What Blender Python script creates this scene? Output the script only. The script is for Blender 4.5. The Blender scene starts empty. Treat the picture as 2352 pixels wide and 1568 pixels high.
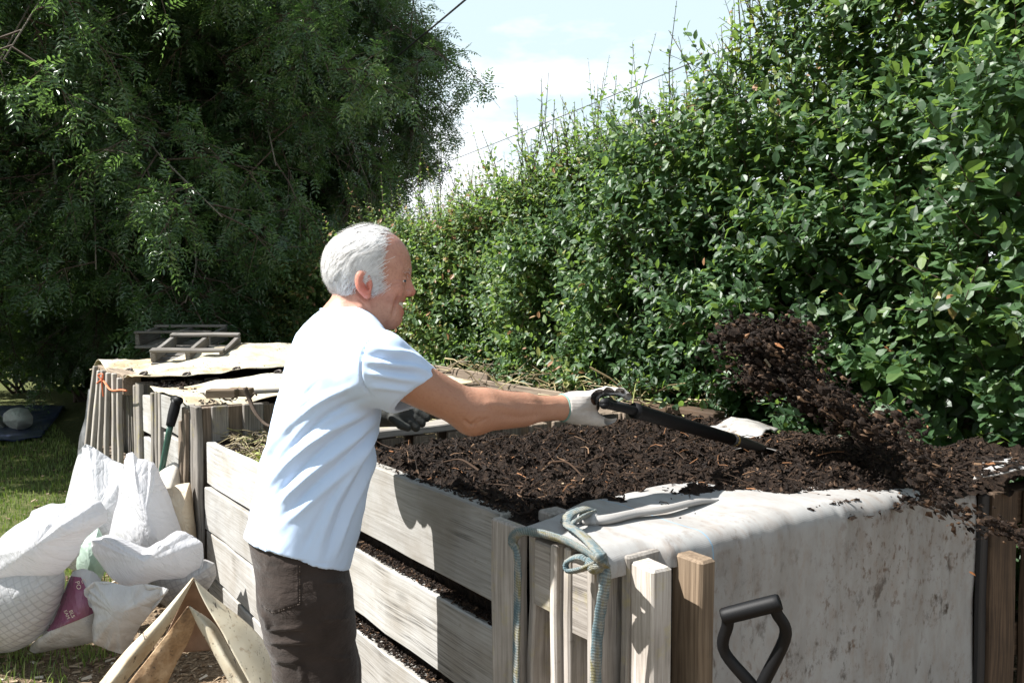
import bpy, math, random
import numpy as np
from mathutils import Vector, Matrix

rng = np.random.default_rng(11)
random.seed(11)
R = math.radians
A = lambda *v: np.array(v, dtype=float)
scene = bpy.context.scene
COL = scene.collection

# ------------------------------------------------------------------ camera model (world metres: X into the bins, Y along the bin row)
YAW, PIT, EYE = R(36.3), R(2.95), 1.5
FPX = 796.0 * 2352 / 1024
_sy, _cy, _sp, _cp = math.sin(YAW), math.cos(YAW), math.sin(PIT), math.cos(PIT)
FW = A(_sy * _cp, _cy * _cp, -_sp)
RT = A(_cy, -_sy, 0)
UP = A(_sy * _sp, _cy * _sp, _cp)
FH = A(_sy, _cy, 0)
CAM = A(0, 0, EYE)


def ray(x, y):
    return FW + RT * (x - 1176) / FPX + UP * (784 - y) / FPX


def at(x, y, d):
    """survey point: photo position and distance in front of the viewpoint -> world point"""
    return CAM + d * ray(x, y)


def on(x, y, ax, v):
    r = ray(x, y)
    return CAM + r * (v - CAM[ax]) / r[ax]


def proj(p):
    q = np.asarray(p) - CAM
    d = q @ FW
    return 1176 + FPX * (q @ RT) / d, 784 - FPX * (q @ UP) / d


# ------------------------------------------------------------------ noise
_tab = rng.random(65536).astype(np.float32)


def vnoise(p):
    p = np.asarray(p, dtype=np.float64)
    i = np.floor(p).astype(np.int64)
    f = p - i
    f = f * f * (3 - 2 * f)
    o = 0
    for dx in (0, 1):
        for dy in (0, 1):
            for dz in (0, 1):
                h = ((i[:, 0] + dx) * 73856093 ^ (i[:, 1] + dy) * 19349663 ^ (i[:, 2] + dz) * 83492791)
                h = (h ^ (h >> 13)) & 65535
                w = (f[:, 0] if dx else 1 - f[:, 0]) * (f[:, 1] if dy else 1 - f[:, 1]) * (f[:, 2] if dz else 1 - f[:, 2])
                o = o + w * _tab[h]
    return o * 2 - 1


def fbm(p, octv=4):
    s, a, t = 0, 1.0, 0
    p = np.asarray(p, dtype=float)
    for k in range(octv):
        s = s + a * vnoise(p * 2 ** k + 17.3 * k)
        t += a
        a *= 0.5
    return s / t


def ridged(p, octv=3):
    s, a = 0, 1.0
    for k in range(octv):
        s = s + a * (1 - 2 * np.abs(vnoise(np.asarray(p) * 2 ** k + 9.1 * k)))
        a *= 0.55
    return s


def unit(v):
    v = np.asarray(v, dtype=float)
    return v / np.maximum(np.linalg.norm(v, axis=-1, keepdims=True), 1e-9)


# ------------------------------------------------------------------ mesh builder
class MB:
    def __init__(self):
        self.v, self.f, self.gc, self.rn, self.n = [], [], [], [], 0

    def add(self, v, f, gc=None, rnd=0.5, mat=0):
        v = np.asarray(v, dtype=np.float32).reshape(-1, 3)
        n = len(v)
        if isinstance(f, np.ndarray):
            groups = [f]
        else:
            by = {}
            for q in f:
                by.setdefault(len(q), []).append(q)
            groups = [np.array(q) for q in by.values()]
        for g in groups:
            if len(g):
                self.f.append((g.astype(np.int64) + self.n, mat))
        self.v.append(v)
        self.gc.append(np.asarray(gc, dtype=np.float32).reshape(-1, 3) if gc is not None else v.copy())
        self.rn.append(np.broadcast_to(np.asarray(rnd, dtype=np.float32), (n,)).copy())
        self.n += n
        return self

    def build(self, name, mats, parent=None, smooth=False, label=None):
        me = bpy.data.meshes.new(name)
        v = np.concatenate(self.v)
        me.vertices.add(len(v))
        me.vertices.foreach_set('co', v.ravel())
        loops = np.concatenate([g.ravel() for g, _ in self.f])
        sizes = np.concatenate([np.full(len(g), g.shape[1]) for g, _ in self.f])
        mi = np.concatenate([np.full(len(g), m) for g, m in self.f])
        me.loops.add(len(loops))
        me.loops.foreach_set('vertex_index', loops.astype(np.int32))
        me.polygons.add(len(sizes))
        st = np.zeros(len(sizes), dtype=np.int32)
        st[1:] = np.cumsum(sizes)[:-1]
        me.polygons.foreach_set('loop_start', st)
        me.polygons.foreach_set('material_index', mi.astype(np.int32))
        a = me.attributes.new('gc', 'FLOAT_VECTOR', 'POINT')
        a.data.foreach_set('vector', np.concatenate(self.gc).ravel())
        a = me.attributes.new('rnd', 'FLOAT', 'POINT')
        a.data.foreach_set('value', np.concatenate(self.rn))
        me.update(calc_edges=True)
        me.validate()
        me.polygons.foreach_set('use_smooth', np.full(len(me.polygons), bool(smooth)))
        for m in (mats if isinstance(mats, (list, tuple)) else [mats]):
            me.materials.append(m)
        o = bpy.data.objects.new(name, me)
        COL.objects.link(o)
        if parent is not None:
            o.parent = parent
            o.matrix_parent_inverse = Matrix.Translation(-Vector(parent['_loc'])) if '_loc' in parent else Matrix()
        if label:
            o['label'] = label
        return o


def thing(name, loc, label, cat, group=None):
    o = bpy.data.objects.new(name, None)
    COL.objects.link(o)
    o.location = loc
    o['_loc'] = [float(q) for q in loc]
    o.empty_display_size = 0.1
    o['label'] = label
    o['category'] = cat
    if group:
        o['group'] = group
    return o


def tag(o, label=None, cat=None, group=None, kind=None):
    if label:
        o['label'] = label
    if cat:
        o['category'] = cat
    if group:
        o['group'] = group
    if kind:
        o['kind'] = kind
    return o


def dup(root, loc, rot, label, group=None):
    r = root.copy()
    COL.objects.link(r)
    r.location = loc
    r.rotation_euler = rot
    r['label'] = label
    if group:
        r['group'] = group
    for ch in list(root.children):
        c = ch.copy()
        COL.objects.link(c)
        c.parent = r
        for g in list(ch.children):
            d = g.copy()
            COL.objects.link(d)
            d.parent = c
    return r


# ------------------------------------------------------------------ shape helpers
def frame(d, hint=(0, 0, 1)):
    d = unit(d)
    h = np.asarray(hint, float)
    if abs(d @ h) > 0.97:
        h = A(1, 0, 0)
    s = unit(np.cross(d, h))
    return d, s, np.cross(s, d)


def plank(mb, a, b, wdir, w, t, mat=0, ch=0.004, jit=0.0015, n=None, rnd=None, bow=0.0):
    """sawn board from a to b; wdir = direction of its width; chamfered and slightly uneven"""
    a, b = np.asarray(a, float), np.asarray(b, float)
    L = np.linalg.norm(b - a)
    d = (b - a) / L
    wd = np.asarray(wdir, float)
    wd = unit(wd - d * (wd @ d))
    td = np.cross(d, wd)
    n = n or max(2, int(L / 0.12))
    ch = min(ch, w * 0.3, t * 0.3)
    prof = np.array([(-w/2+ch, -t/2), (w/2-ch, -t/2), (w/2, -t/2+ch), (w/2, t/2-ch), (w/2-ch, t/2), (-w/2+ch, t/2), (-w/2, t/2-ch), (-w/2, -t/2+ch)])
    off = rng.random(3) * 50
    V, G = [], []
    ts = np.concatenate([[0], np.linspace(ch / L, 1 - ch / L, n), [1]])
    for k, u in enumerate(ts):
        pr = prof * (1 if 0 < k < len(ts) - 1 else np.array([(w - 2 * ch) / w, (t - 2 * ch) / t]))
        j = rng.normal(0, jit, 2) if 0 < k < len(ts) - 1 else 0
        pr2 = pr + j
        c = a + d * (u * L) + td * bow * math.sin(math.pi * u)
        V.append(c + pr2[:, :1] * wd + pr2[:, 1:] * td)
        G.append(np.column_stack([pr[:, 0], pr[:, 1], np.full(8, u * L)]) + off)
    V = np.concatenate(V)
    G = np.concatenate(G)
    m = len(ts)
    F = []
    for k in range(m - 1):
        for i in range(8):
            j = (i + 1) % 8
            F.append((k*8+i, k*8+j, (k+1)*8+j, (k+1)*8+i))
    F = [list(q) for q in F] + [list(range(7, -1, -1)), [8*(m-1)+i for i in range(8)]]
    mb.add(V, F, gc=G, rnd=rng.random() if rnd is None else rnd, mat=mat)


def catmull(pts, n):
    p = np.asarray(pts, float)
    p = np.vstack([2 * p[0] - p[1], p, 2 * p[-1] - p[-2]])
    out = []
    m = len(p) - 3
    for u in np.linspace(0, m - 1e-6, n):
        i = int(u)
        t = u - i
        a, b, c, d = p[i:i+4]
        out.append(0.5 * (2*b + (c-a)*t + (2*a-5*b+4*c-d)*t*t + (3*b-a-3*c+d)*t**3))
    return np.array(out)


def tube(mb, pts, rad, sides=8, mat=0, rnd=0.5, flat=1.0, hint=(0, 0, 1), cap=True, n=None):
    p = np.asarray(pts, float)
    if n:
        p = catmull(p, n)
    m = len(p)
    r = np.broadcast_to(np.asarray(rad, float), (m,)) if np.ndim(rad) == 0 or len(rad) == m else np.interp(np.linspace(0, 1, m), np.linspace(0, 1, len(rad)), rad)
    tg = np.gradient(p, axis=0)
    s = None
    V, G = [], []
    ln = np.concatenate([[0], np.cumsum(np.linalg.norm(np.diff(p, axis=0), axis=1))])
    for k in range(m):
        d = unit(tg[k])
        if s is None:
            _, s, _ = frame(d, hint)
        s = unit(s - d * (s @ d))
        u = np.cross(s, d)
        th = np.arange(sides) * 2 * math.pi / sides
        V.append(p[k] + r[k] * (np.cos(th)[:, None] * s + flat * np.sin(th)[:, None] * u))
        G.append(np.column_stack([th / 6.283, np.zeros(sides), np.full(sides, ln[k])]))
    V, G = np.concatenate(V), np.concatenate(G)
    k, i = np.meshgrid(np.arange(m - 1), np.arange(sides), indexing='ij')
    j = (i + 1) % sides
    F = np.stack([k*sides+i, (k+1)*sides+i, (k+1)*sides+j, k*sides+j], -1).reshape(-1, 4)
    mb.add(V, F, gc=G, rnd=rnd, mat=mat)
    if cap:
        b = self_n = mb.n - len(V)
        mb.f.append((np.array([[b + q for q in range(sides)]]), mat))
        mb.f.append((np.array([[b + (m-1)*sides + q for q in range(sides-1, -1, -1)]]), mat))


def gridsurf(mb, P, gc=None, rnd=0.5, mat=0, thick=0.0):
    """P: (m,n,3) grid of points -> sheet, optionally with real thickness"""
    P = np.asarray(P, float)
    m, n = P.shape[:2]
    i, j = np.meshgrid(np.arange(m - 1), np.arange(n - 1), indexing='ij')
    F = np.stack([i*n+j, (i+1)*n+j, (i+1)*n+j+1, i*n+j+1], -1).reshape(-1, 4)
    if gc is None:
        u, v = np.meshgrid(np.linspace(0, 1, m), np.linspace(0, 1, n), indexing='ij')
        gc = np.stack([u, v, 0 * u], -1)
    gc = np.asarray(gc, float).reshape(-1, 3)
    if thick <= 0:
        mb.add(P.reshape(-1, 3), F, gc=gc, rnd=rnd, mat=mat)
        return
    du, dv = np.gradient(P, axis=0), np.gradient(P, axis=1)
    N = unit(np.cross(du, dv))
    Q = P - N * thick
    V = np.concatenate([P.reshape(-1, 3), Q.reshape(-1, 3)])
    k = m * n
    F2 = F[:, ::-1] + k
    edge = []
    for a in range(m - 1):
        edge += [(a*n, a*n+k, (a+1)*n+k, (a+1)*n), (a*n+n-1, (a+1)*n+n-1, (a+1)*n+n-1+k, a*n+n-1+k)]
    for b in range(n - 1):
        edge += [(b, b+1, b+1+k, b+k), ((m-1)*n+b, (m-1)*n+b+k, (m-1)*n+b+1+k, (m-1)*n+b+1)]
    mb.add(V, np.concatenate([F, F2, np.array(edge)]), gc=np.concatenate([gc, gc]), rnd=rnd if np.ndim(rnd) == 0 else np.concatenate([rnd, rnd]), mat=mat)


# ------------------------------------------------------------------ signed-distance modelling
def sd_cone(p, a, b, r1, r2):
    a, b = np.asarray(a, np.float32), np.asarray(b, np.float32)
    ba = b - a
    pa = p - a
    t = np.clip((pa @ ba) / (ba @ ba), 0, 1)
    return np.linalg.norm(pa - t[:, None] * ba, axis=1) - (r1 + (r2 - r1) * t)


def sd_ell(p, c, r, M=None):
    q = p - np.asarray(c, np.float32)
    if M is not None:
        q = q @ np.asarray(M, np.float32).T
    r = np.asarray(r, np.float32)
    k0 = np.linalg.norm(q / r, axis=1)
    k1 = np.linalg.norm(q / (r * r), axis=1)
    return k0 * (k0 - 1) / np.maximum(k1, 1e-6)


def smin(a, b, k):
    h = np.maximum(k - np.abs(a - b), 0) / k
    return np.minimum(a, b) - h * h * k * 0.25


def smax(a, b, k):
    return -smin(-a, -b, k)


def sdf_mesh(f, lo, hi, h, block=12):
    """dense surface nets, evaluated only in blocks near the surface"""
    lo = np.asarray(lo, float)
    n = np.ceil((np.asarray(hi, float) - lo) / h).astype(int) + 1
    n = (np.ceil(n / block) * block).astype(int)
    nb = n // block
    bi = np.stack(np.meshgrid(*[np.arange(q) for q in nb], indexing='ij'), -1).reshape(-1, 3)
    cen = lo + (bi * block + block / 2 - 0.5) * h
    fc = f(cen.astype(np.float32))
    vals = np.empty(tuple(n), np.float32)
    vb = vals.reshape(nb[0], block, nb[1], block, nb[2], block)
    far = np.abs(fc) > block * h * 0.866 * 1.6 + 2 * h
    sg = np.where(fc > 0, 1.0, -1.0).reshape(tuple(nb))
    vb[:] = sg[:, None, :, None, :, None]
    loc = np.stack(np.meshgrid(*[np.arange(block)] * 3, indexing='ij'), -1).reshape(-1, 3)
    near = bi[~far]
    for s in range(0, len(near), 400):
        nbk = near[s:s+400]
        pts = (lo + (nbk[:, None, :] * block + loc[None]) * h).reshape(-1, 3).astype(np.float32)
        fv = f(pts).reshape(len(nbk), block, block, block)
        for q, b in enumerate(nbk):
            vb[b[0], :, b[1], :, b[2], :] = fv[q]
    ins = vals < 0
    c = np.zeros(tuple(n - 1), np.int8)
    for dx in (0, 1):
        for dy in (0, 1):
            for dz in (0, 1):
                c += ins[dx:n[0]-1+dx, dy:n[1]-1+dy, dz:n[2]-1+dz]
    act = np.argwhere((c > 0) & (c < 8))
    idx = np.full(tuple(n - 1), -1, np.int32)
    idx[act[:, 0], act[:, 1], act[:, 2]] = np.arange(len(act))
    acc = np.zeros((len(act), 3))
    cnt = np.zeros(len(act))
    corner = np.array([(a, b, d) for a in (0, 1) for b in (0, 1) for d in (0, 1)])
    cv = np.stack([vals[act[:, 0]+q[0], act[:, 1]+q[1], act[:, 2]+q[2]] for q in corner], 1)
    for a in range(8):
        for b in range(a + 1, 8):
            if np.abs(corner[a] - corner[b]).sum() == 1:
                m = (cv[:, a] < 0) != (cv[:, b] < 0)
                t = np.clip(cv[m, a] / (cv[m, a] - cv[m, b] + 1e-12), 0, 1)
                acc[m] += corner[a] + t[:, None] * (corner[b] - corner[a])
                cnt[m] += 1
    V = lo + (act + acc / cnt[:, None]) * h
    F = []
    for ax in range(3):
        o = [(1, 2), (2, 0), (0, 1)][ax]
        s0 = [slice(None)] * 3
        s1 = [slice(None)] * 3
        s0[ax], s1[ax] = slice(0, -1), slice(1, None)
        x = ins[tuple(s0)] != ins[tuple(s1)]
        e = np.argwhere(x)
        ok = np.all([(e[:, q] > 0) & (e[:, q] < n[q] - 1) for q in o], axis=0)
        e = e[ok]
        st = ins[e[:, 0], e[:, 1], e[:, 2]]
        def at_(da, db):
            g = e.copy()
            g[:, o[0]] -= da
            g[:, o[1]] -= db
            return idx[g[:, 0], g[:, 1], g[:, 2]]
        q = np.stack([at_(1, 1), at_(0, 1), at_(0, 0), at_(1, 0)], 1)
        q[~st] = q[~st][:, ::-1]
        F.append(q)
    F = np.concatenate(F)
    F = F[(F >= 0).all(1)]
    return V, F


def vnormals(V, F):
    n = np.cross(V[F[:, 2]] - V[F[:, 0]], V[F[:, 3 if F.shape[1] > 3 else 1]] - V[F[:, 1]])
    N = np.zeros_like(V)
    for k in range(F.shape[1]):
        np.add.at(N, F[:, k], n)
    return unit(N)


def relax(V, F, it=1, lam=0.5):
    E = np.concatenate([F[:, [k, (k + 1) % F.shape[1]]] for k in range(F.shape[1])])
    for _ in range(it):
        S = np.zeros_like(V)
        c = np.zeros(len(V))
        np.add.at(S, E[:, 0], V[E[:, 1]])
        np.add.at(S, E[:, 1], V[E[:, 0]])
        np.add.at(c, E[:, 0], 1)
        np.add.at(c, E[:, 1], 1)
        V = V + lam * (S / np.maximum(c, 1)[:, None] - V)
    return V


# ------------------------------------------------------------------ materials
class NT:
    def __init__(self, name):
        self.m = bpy.data.materials.new(name)
        self.m.use_nodes = True
        self.t = self.m.node_tree
        self.t.nodes.clear()
        self.out = self.t.nodes.new('ShaderNodeOutputMaterial')

    def n(self, typ, props=None, **ins):
        nd = self.t.nodes.new('ShaderNode' + typ)
        for k, v in (props or {}).items():
            setattr(nd, k, v)
        for k, v in ins.items():
            key = int(k[1:]) if k[0] == 'i' and k[1:].isdigit() else k.replace('_', ' ')
            s = nd.inputs[key]
            if isinstance(v, bpy.types.NodeSocket):
                self.t.links.new(v, s)
            elif isinstance(v, bpy.types.Node):
                self.t.links.new(v.outputs[0], s)
            else:
                s.default_value = (*v, 1) if isinstance(v, tuple) and len(v) == 3 and s.type == 'RGBA' else v
        return nd

    def attr(self, name):
        return self.n('Attribute', {'attribute_name': name})

    def ramp(self, fac, stops, interp='LINEAR'):
        r = self.n('ValToRGB', Fac=fac)
        cr = r.color_ramp
        cr.interpolation = interp
        while len(cr.elements) < len(stops):
            cr.elements.new(0.5)
        for e, (p, c) in zip(cr.elements, stops):
            e.position = p
            e.color = (*c, 1) if not np.isscalar(c) else (c, c, c, 1)
        return r

    def noise(self, vec, scale, detail=4, rough=0.55, dist=0.0):
        return self.n('TexNoise', Vector=vec, Scale=scale, Detail=detail, Roughness=rough, Distortion=dist)

    def mix(self, fac, a, b, blend='MIX'):
        nd = self.t.nodes.new('ShaderNodeMix')
        nd.data_type = 'RGBA'
        nd.blend_type = blend
        for s, v in ((nd.inputs[0], fac), (nd.inputs[6], a), (nd.inputs[7], b)):
            if isinstance(v, bpy.types.NodeSocket):
                self.t.links.new(v, s)
            elif isinstance(v, bpy.types.Node):
                self.t.links.new(v.outputs[0], s)
            else:
                s.default_value = (*v, 1) if isinstance(v, tuple) else v
        return nd.outputs[2]

    def math(self, op, a, b=0.0, c=0.0):
        nd = self.t.nodes.new('ShaderNodeMath')
        nd.operation = op
        for s, v in zip(nd.inputs, (a, b, c)):
            if isinstance(v, bpy.types.NodeSocket):
                self.t.links.new(v, s)
            elif isinstance(v, bpy.types.Node):
                self.t.links.new(v.outputs[0], s)
            else:
                s.default_value = v
        return nd.outputs[0]

    def mapping(self, vec, scale):
        return self.n('Mapping', Vector=vec, Scale=scale).outputs[0]

    def bump(self, h, strength=0.3, dist=0.01):
        return self.n('Bump', Height=h, Strength=strength, Distance=dist).outputs[0]

    def bsdf(self, color, rough=0.6, spec=0.5, bump=None, trans=0.0, tcol=None, metal=0.0, sheen=0.0, sss=0.0):
        b = self.n('BsdfPrincipled', Base_Color=color, Roughness=rough, Metallic=metal)
        b.inputs['Specular IOR Level'].default_value = spec
        if sheen:
            b.inputs['Sheen Weight'].default_value = sheen
        if sss:
            b.inputs['Subsurface Weight'].default_value = sss
            b.inputs['Subsurface Radius'].default_value = (0.012, 0.005, 0.003)
            b.inputs['Subsurface Scale'].default_value = 1.0
        if bump is not None:
            self.t.links.new(bump, b.inputs['Normal'])
        res = b
        if trans:
            tr = self.n('BsdfTranslucent', Color=tcol if tcol is not None else color)
            if bump is not None:
                self.t.links.new(bump, tr.inputs['Normal'])
            res = self.n('MixShader', Fac=trans, i1=b.outputs[0], i2=tr.outputs[0])
        self.t.links.new(res.outputs[0], self.out.inputs[0])
        return self.m


def wood(name, pale, mid, dark, dirt=(0.09, 0.07, 0.05), dirt_amt=0.35, rough=0.8, lichen=0.0, grain=1.0):
    t = NT(name)
    g = t.attr('gc').outputs['Vector']
    rn = t.attr('rnd').outputs['Fac']
    fine = t.noise(t.mapping(g, (150, 150, 4.0)), 1.0, 6, 0.65)
    rings = t.noise(t.mapping(g, (26, 26, 1.1)), 1.0, 3, 0.5, 0.8)
    rl = t.math('SINE', t.math('MULTIPLY', rings.outputs[0], 42.0))
    col = t.ramp(t.math('ADD', t.math('MULTIPLY', fine.outputs[0], 0.62), t.math('MULTIPLY', rl, 0.06 * grain)), [(0.12, dark), (0.32, mid), (0.52, pale)]).outputs[0]
    big = t.noise(g, 5.0, 5, 0.6)
    col = t.mix(t.math('MULTIPLY', t.ramp(big.outputs[0], [(0.42, 0.0), (0.72, 1.0)]).outputs[0], dirt_amt), col, dirt)
    spots = t.noise(g, 34.0, 3, 0.6)
    col = t.mix(t.math('MULTIPLY', t.ramp(spots.outputs[0], [(0.66, 0.0), (0.74, 1.0)]).outputs[0], 0.5 * dirt_amt + 0.1), col, dirt)
    kn = t.n('TexVoronoi', {'feature': 'DISTANCE_TO_EDGE'} if False else {}, Vector=t.mapping(g, (5.5, 5.5, 2.2)), Scale=1.0)
    kf = t.ramp(kn.outputs['Distance'], [(0.05, 1.0), (0.13, 0.0)]).outputs[0]
    col = t.mix(t.math('MULTIPLY', kf, 0.75), col, tuple(0.5 * q for q in dark))
    ck = t.noise(t.mapping(g, (75, 75, 1.3)), 1.0, 3, 0.5, 0.3).outputs[0]
    ck = t.math('POWER', t.math('SUBTRACT', 1.0, t.math('ABSOLUTE', t.math('MULTIPLY_ADD', ck, 2.0, -1.0))), 26.0)
    cm = t.ramp(t.noise(g, 3.3, 3, 0.6).outputs[0], [(0.5, 0.0), (0.62, 1.0)]).outputs[0]
    col = t.mix(t.math('MULTIPLY', t.math('MULTIPLY', ck, cm), 0.8), col, tuple(0.25 * q for q in dark))
    if lichen:
        ln = t.noise(g, 14.0, 5, 0.65)
        col = t.mix(t.math('MULTIPLY', t.ramp(ln.outputs[0], [(0.56, 0.0), (0.66, 1.0)]).outputs[0], lichen), col, (0.36, 0.30, 0.05))
    hs = t.n('HueSaturation', Color=col, Value=t.math('MULTIPLY_ADD', rn, 0.4, 0.8))
    b = t.bump(t.math('ADD', t.math('MULTIPLY', rl, 0.15), fine.outputs[0]), 0.22, 0.003)
    return t.bsdf(hs.outputs[0], rough, 0.25, b)


def leaf_mat(name, stops, rough=0.38, trans=0.32, tint=(0.25, 0.42, 0.04), spec=0.5, tboost=2.2):
    t = NT(name)
    rn = t.attr('rnd').outputs['Fac']
    c = t.ramp(rn, stops).outputs[0]
    tc = t.mix(0.6, c, tint)
    return t.bsdf(c, rough, spec, None, trans, tc)


M = {}
M['board'] = wood('pale_board', (0.425, 0.418, 0.402), (0.345, 0.337, 0.32), (0.20, 0.19, 0.172), dirt=(0.20, 0.17, 0.13), dirt_amt=0.6, grain=0.5)
M['grey_wood'] = wood('weathered_wood', (0.34, 0.315, 0.285), (0.22, 0.20, 0.178), (0.10, 0.09, 0.078), dirt_amt=0.45, lichen=0.25, grain=0.45)
M['post'] = wood('silvered_timber', (0.45, 0.42, 0.385), (0.32, 0.29, 0.26), (0.15, 0.13, 0.11), dirt_amt=0.4, lichen=0.2, grain=0.55)
M['old_pallet'] = wood('old_pallet_wood', (0.21, 0.20, 0.185), (0.135, 0.125, 0.115), (0.05, 0.045, 0.04), dirt_amt=0.4)
M['tan_wood'] = wood('tan_timber', (0.235, 0.175, 0.12), (0.168, 0.122, 0.082), (0.085, 0.058, 0.038), dirt_amt=0.3)
M['dark_wood'] = wood('damp_brown_wood', (0.15, 0.10, 0.065), (0.085, 0.055, 0.035), (0.03, 0.02, 0.014), dirt=(0.02, 0.014, 0.01), dirt_amt=0.6)
M['mid_wood'] = wood('brown_grey_wood', (0.30, 0.24, 0.18), (0.20, 0.155, 0.115), (0.08, 0.06, 0.045), dirt_amt=0.5)


def simple(name, col, rough=0.6, spec=0.5, bump_scale=None, bump_str=0.2, var=0.0, trans=0.0, metal=0.0, sheen=0.0):
    t = NT(name)
    g = t.attr('gc').outputs['Vector']
    c = col
    if var:
        nz = t.noise(g, 9.0, 5, 0.6)
        c = t.mix(t.ramp(nz.outputs[0], [(0.3, 0.0), (0.7, 1.0)]).outputs[0], tuple(q * (1 - var) for q in col), tuple(min(1, q * (1 + var)) for q in col))
    b = t.bump(t.noise(g, bump_scale, 4).outputs[0], bump_str, 0.004) if bump_scale else None
    return t.bsdf(c, rough, spec, b, trans, None, metal, sheen)

# ================================================================== SETTING: sky, sun, ground
SUN_H = unit(A(-0.85, 0.53, 0))
SUN_E = R(49)
SUN = A(SUN_H[0] * math.cos(SUN_E), SUN_H[1] * math.cos(SUN_E), math.sin(SUN_E))
w = bpy.data.worlds.new('World')
scene.world = w
w.use_nodes = True
wt = w.node_tree
wt.nodes.clear()
wo = wt.nodes.new('ShaderNodeOutputWorld')
bg = wt.nodes.new('ShaderNodeBackground')
sky = wt.nodes.new('ShaderNodeTexSky')
sky.sky_type = 'NISHITA'
sky.sun_disc = False
sky.sun_elevation = SUN_E
sky.sun_rotation = math.atan2(SUN[0], SUN[1])
sky.air_density, sky.dust_density, sky.ozone_density = 1.0, 1.6, 1.0
tc = wt.nodes.new('ShaderNodeTexCoord')
sep = wt.nodes.new('ShaderNodeSeparateXYZ')
wt.links.new(tc.outputs['Generated'], sep.inputs[0])
mp = wt.nodes.new('ShaderNodeMapping')
mp.inputs['Scale'].default_value = (3.0, 3.0, 9.0)
wt.links.new(tc.outputs['Generated'], mp.inputs[0])
nz = wt.nodes.new('ShaderNodeTexNoise')
nz.inputs['Scale'].default_value = 1.6
nz.inputs['Detail'].default_value = 8
nz.inputs['Roughness'].default_value = 0.55
wt.links.new(mp.outputs[0], nz.inputs['Vector'])


def wmath(op, a, b):
    n_ = wt.nodes.new('ShaderNodeMath')
    n_.operation = op
    for s_, v_ in zip(n_.inputs, (a, b)):
        if isinstance(v_, (int, float)):
            s_.default_value = v_
        else:
            wt.links.new(v_, s_)
    return n_.outputs[0]


def wramp(fac, stops):
    r_ = wt.nodes.new('ShaderNodeValToRGB')
    wt.links.new(fac, r_.inputs[0])
    while len(r_.color_ramp.elements) < len(stops):
        r_.color_ramp.elements.new(0.5)
    for e_, (p_, c_) in zip(r_.color_ramp.elements, stops):
        e_.position = p_
        e_.color = (c_, c_, c_, 1)
    return r_.outputs[0]


# cumulus bank low over the horizon, thin bright veil above it
lowness = wmath('SUBTRACT', wmath('MULTIPLY', nz.outputs[0], 0.42), wmath('SUBTRACT', sep.outputs[2], 0.06))
cloud = wramp(lowness, [(0.0, 0.0), (0.10, 1.0)])
veil = wmath('MULTIPLY', wramp(sep.outputs[2], [(0.0, 0.95), (0.4, 0.92), (0.75, 0.4)]), 1.0)
hz_ = wt.nodes.new('ShaderNodeMix')
hz_.data_type = 'RGBA'
wt.links.new(veil, hz_.inputs[0])
wt.links.new(sky.outputs[0], hz_.inputs[6])
hz_.inputs[7].default_value = (4.6, 5.6, 6.1, 1)
fac = cloud
mx = wt.nodes.new('ShaderNodeMix')
mx.data_type = 'RGBA'
wt.links.new(fac, mx.inputs[0])
wt.links.new(hz_.outputs[2], mx.inputs[6])
mx.inputs[7].default_value = (7.6, 7.9, 8.2, 1)
wt.links.new(mx.outputs[2], bg.inputs[0])
bg.inputs[1].default_value = 0.066
wt.links.new(bg.outputs[0], wo.inputs[0])

sl = bpy.data.lights.new('sun', 'SUN')
sl.energy = 5.0
sl.angle = R(0.53)
sl.color = (1.0, 0.975, 0.935)
so = bpy.data.objects.new('sun', sl)
COL.objects.link(so)
so.rotation_euler = Vector(SUN).to_track_quat('Z', 'Y').to_euler()

cd = bpy.data.cameras.new('camera')
cd.sensor_width = 36
cd.lens = 36 * 796 / 1024
cd.clip_start = 0.05
cd.clip_end = 3000
co = bpy.data.objects.new('camera', cd)
COL.objects.link(co)
co.location = CAM
co.rotation_euler = (math.pi / 2 - PIT, 0, -YAW)
scene.camera = co

# ground: lawn running into bare chipped soil along the bins
t = NT('lawn_and_soil')
geo = t.n('NewGeometry').outputs['Position']
n1 = t.noise(geo, 1.3, 5, 0.6)
n2 = t.noise(geo, 26.0, 5, 0.7)
n3 = t.noise(geo, 90.0, 3, 0.6)
grass = t.ramp(n2.outputs[0], [(0.3, (0.04, 0.052, 0.018)), (0.55, (0.09, 0.10, 0.036)), (0.75, (0.17, 0.135, 0.075))]).outputs[0]
soil = t.ramp(n3.outputs[0], [(0.25, (0.06, 0.042, 0.028)), (0.5, (0.16, 0.115, 0.075)), (0.7, (0.30, 0.235, 0.16))]).outputs[0]
sx = t.n('SeparateXYZ', Vector=geo)
# soil close to the bins and in the foreground
edge = t.math('ADD', t.math('MULTIPLY', sx.outputs[0], 0.9), t.math('MULTIPLY', t.math('SUBTRACT', 4.6, sx.outputs[1]), 0.55))
edge = t.math('ADD', edge, t.math('MULTIPLY', t.math('SUBTRACT', n1.outputs[0], 0.5), 1.6))
ff = t.ramp(edge, [(0.50, 0.0), (0.78, 1.0)]).outputs[0]
col = t.mix(ff, grass, soil)
t.bsdf(col, 0.95, 0.1, t.bump(n3.outputs[0], 0.8, 0.02))
M['ground'] = t.m

mb = MB()
gx = np.concatenate([[-600, -120, -30, -10], np.linspace(-5, 6, 90), [12, 40, 150, 600]])
gy = np.concatenate([[-600, -100, -20, -4], np.linspace(0, 14, 110), [20, 40, 150, 700]])
GX, GY = np.meshgrid(gx, gy, indexing='ij')


def gz(x, y):
    p = np.column_stack([np.ravel(x), np.ravel(y), np.zeros(np.size(x))])
    return (0.022 * fbm(p * 1.7, 3) - 0.01)


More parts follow.
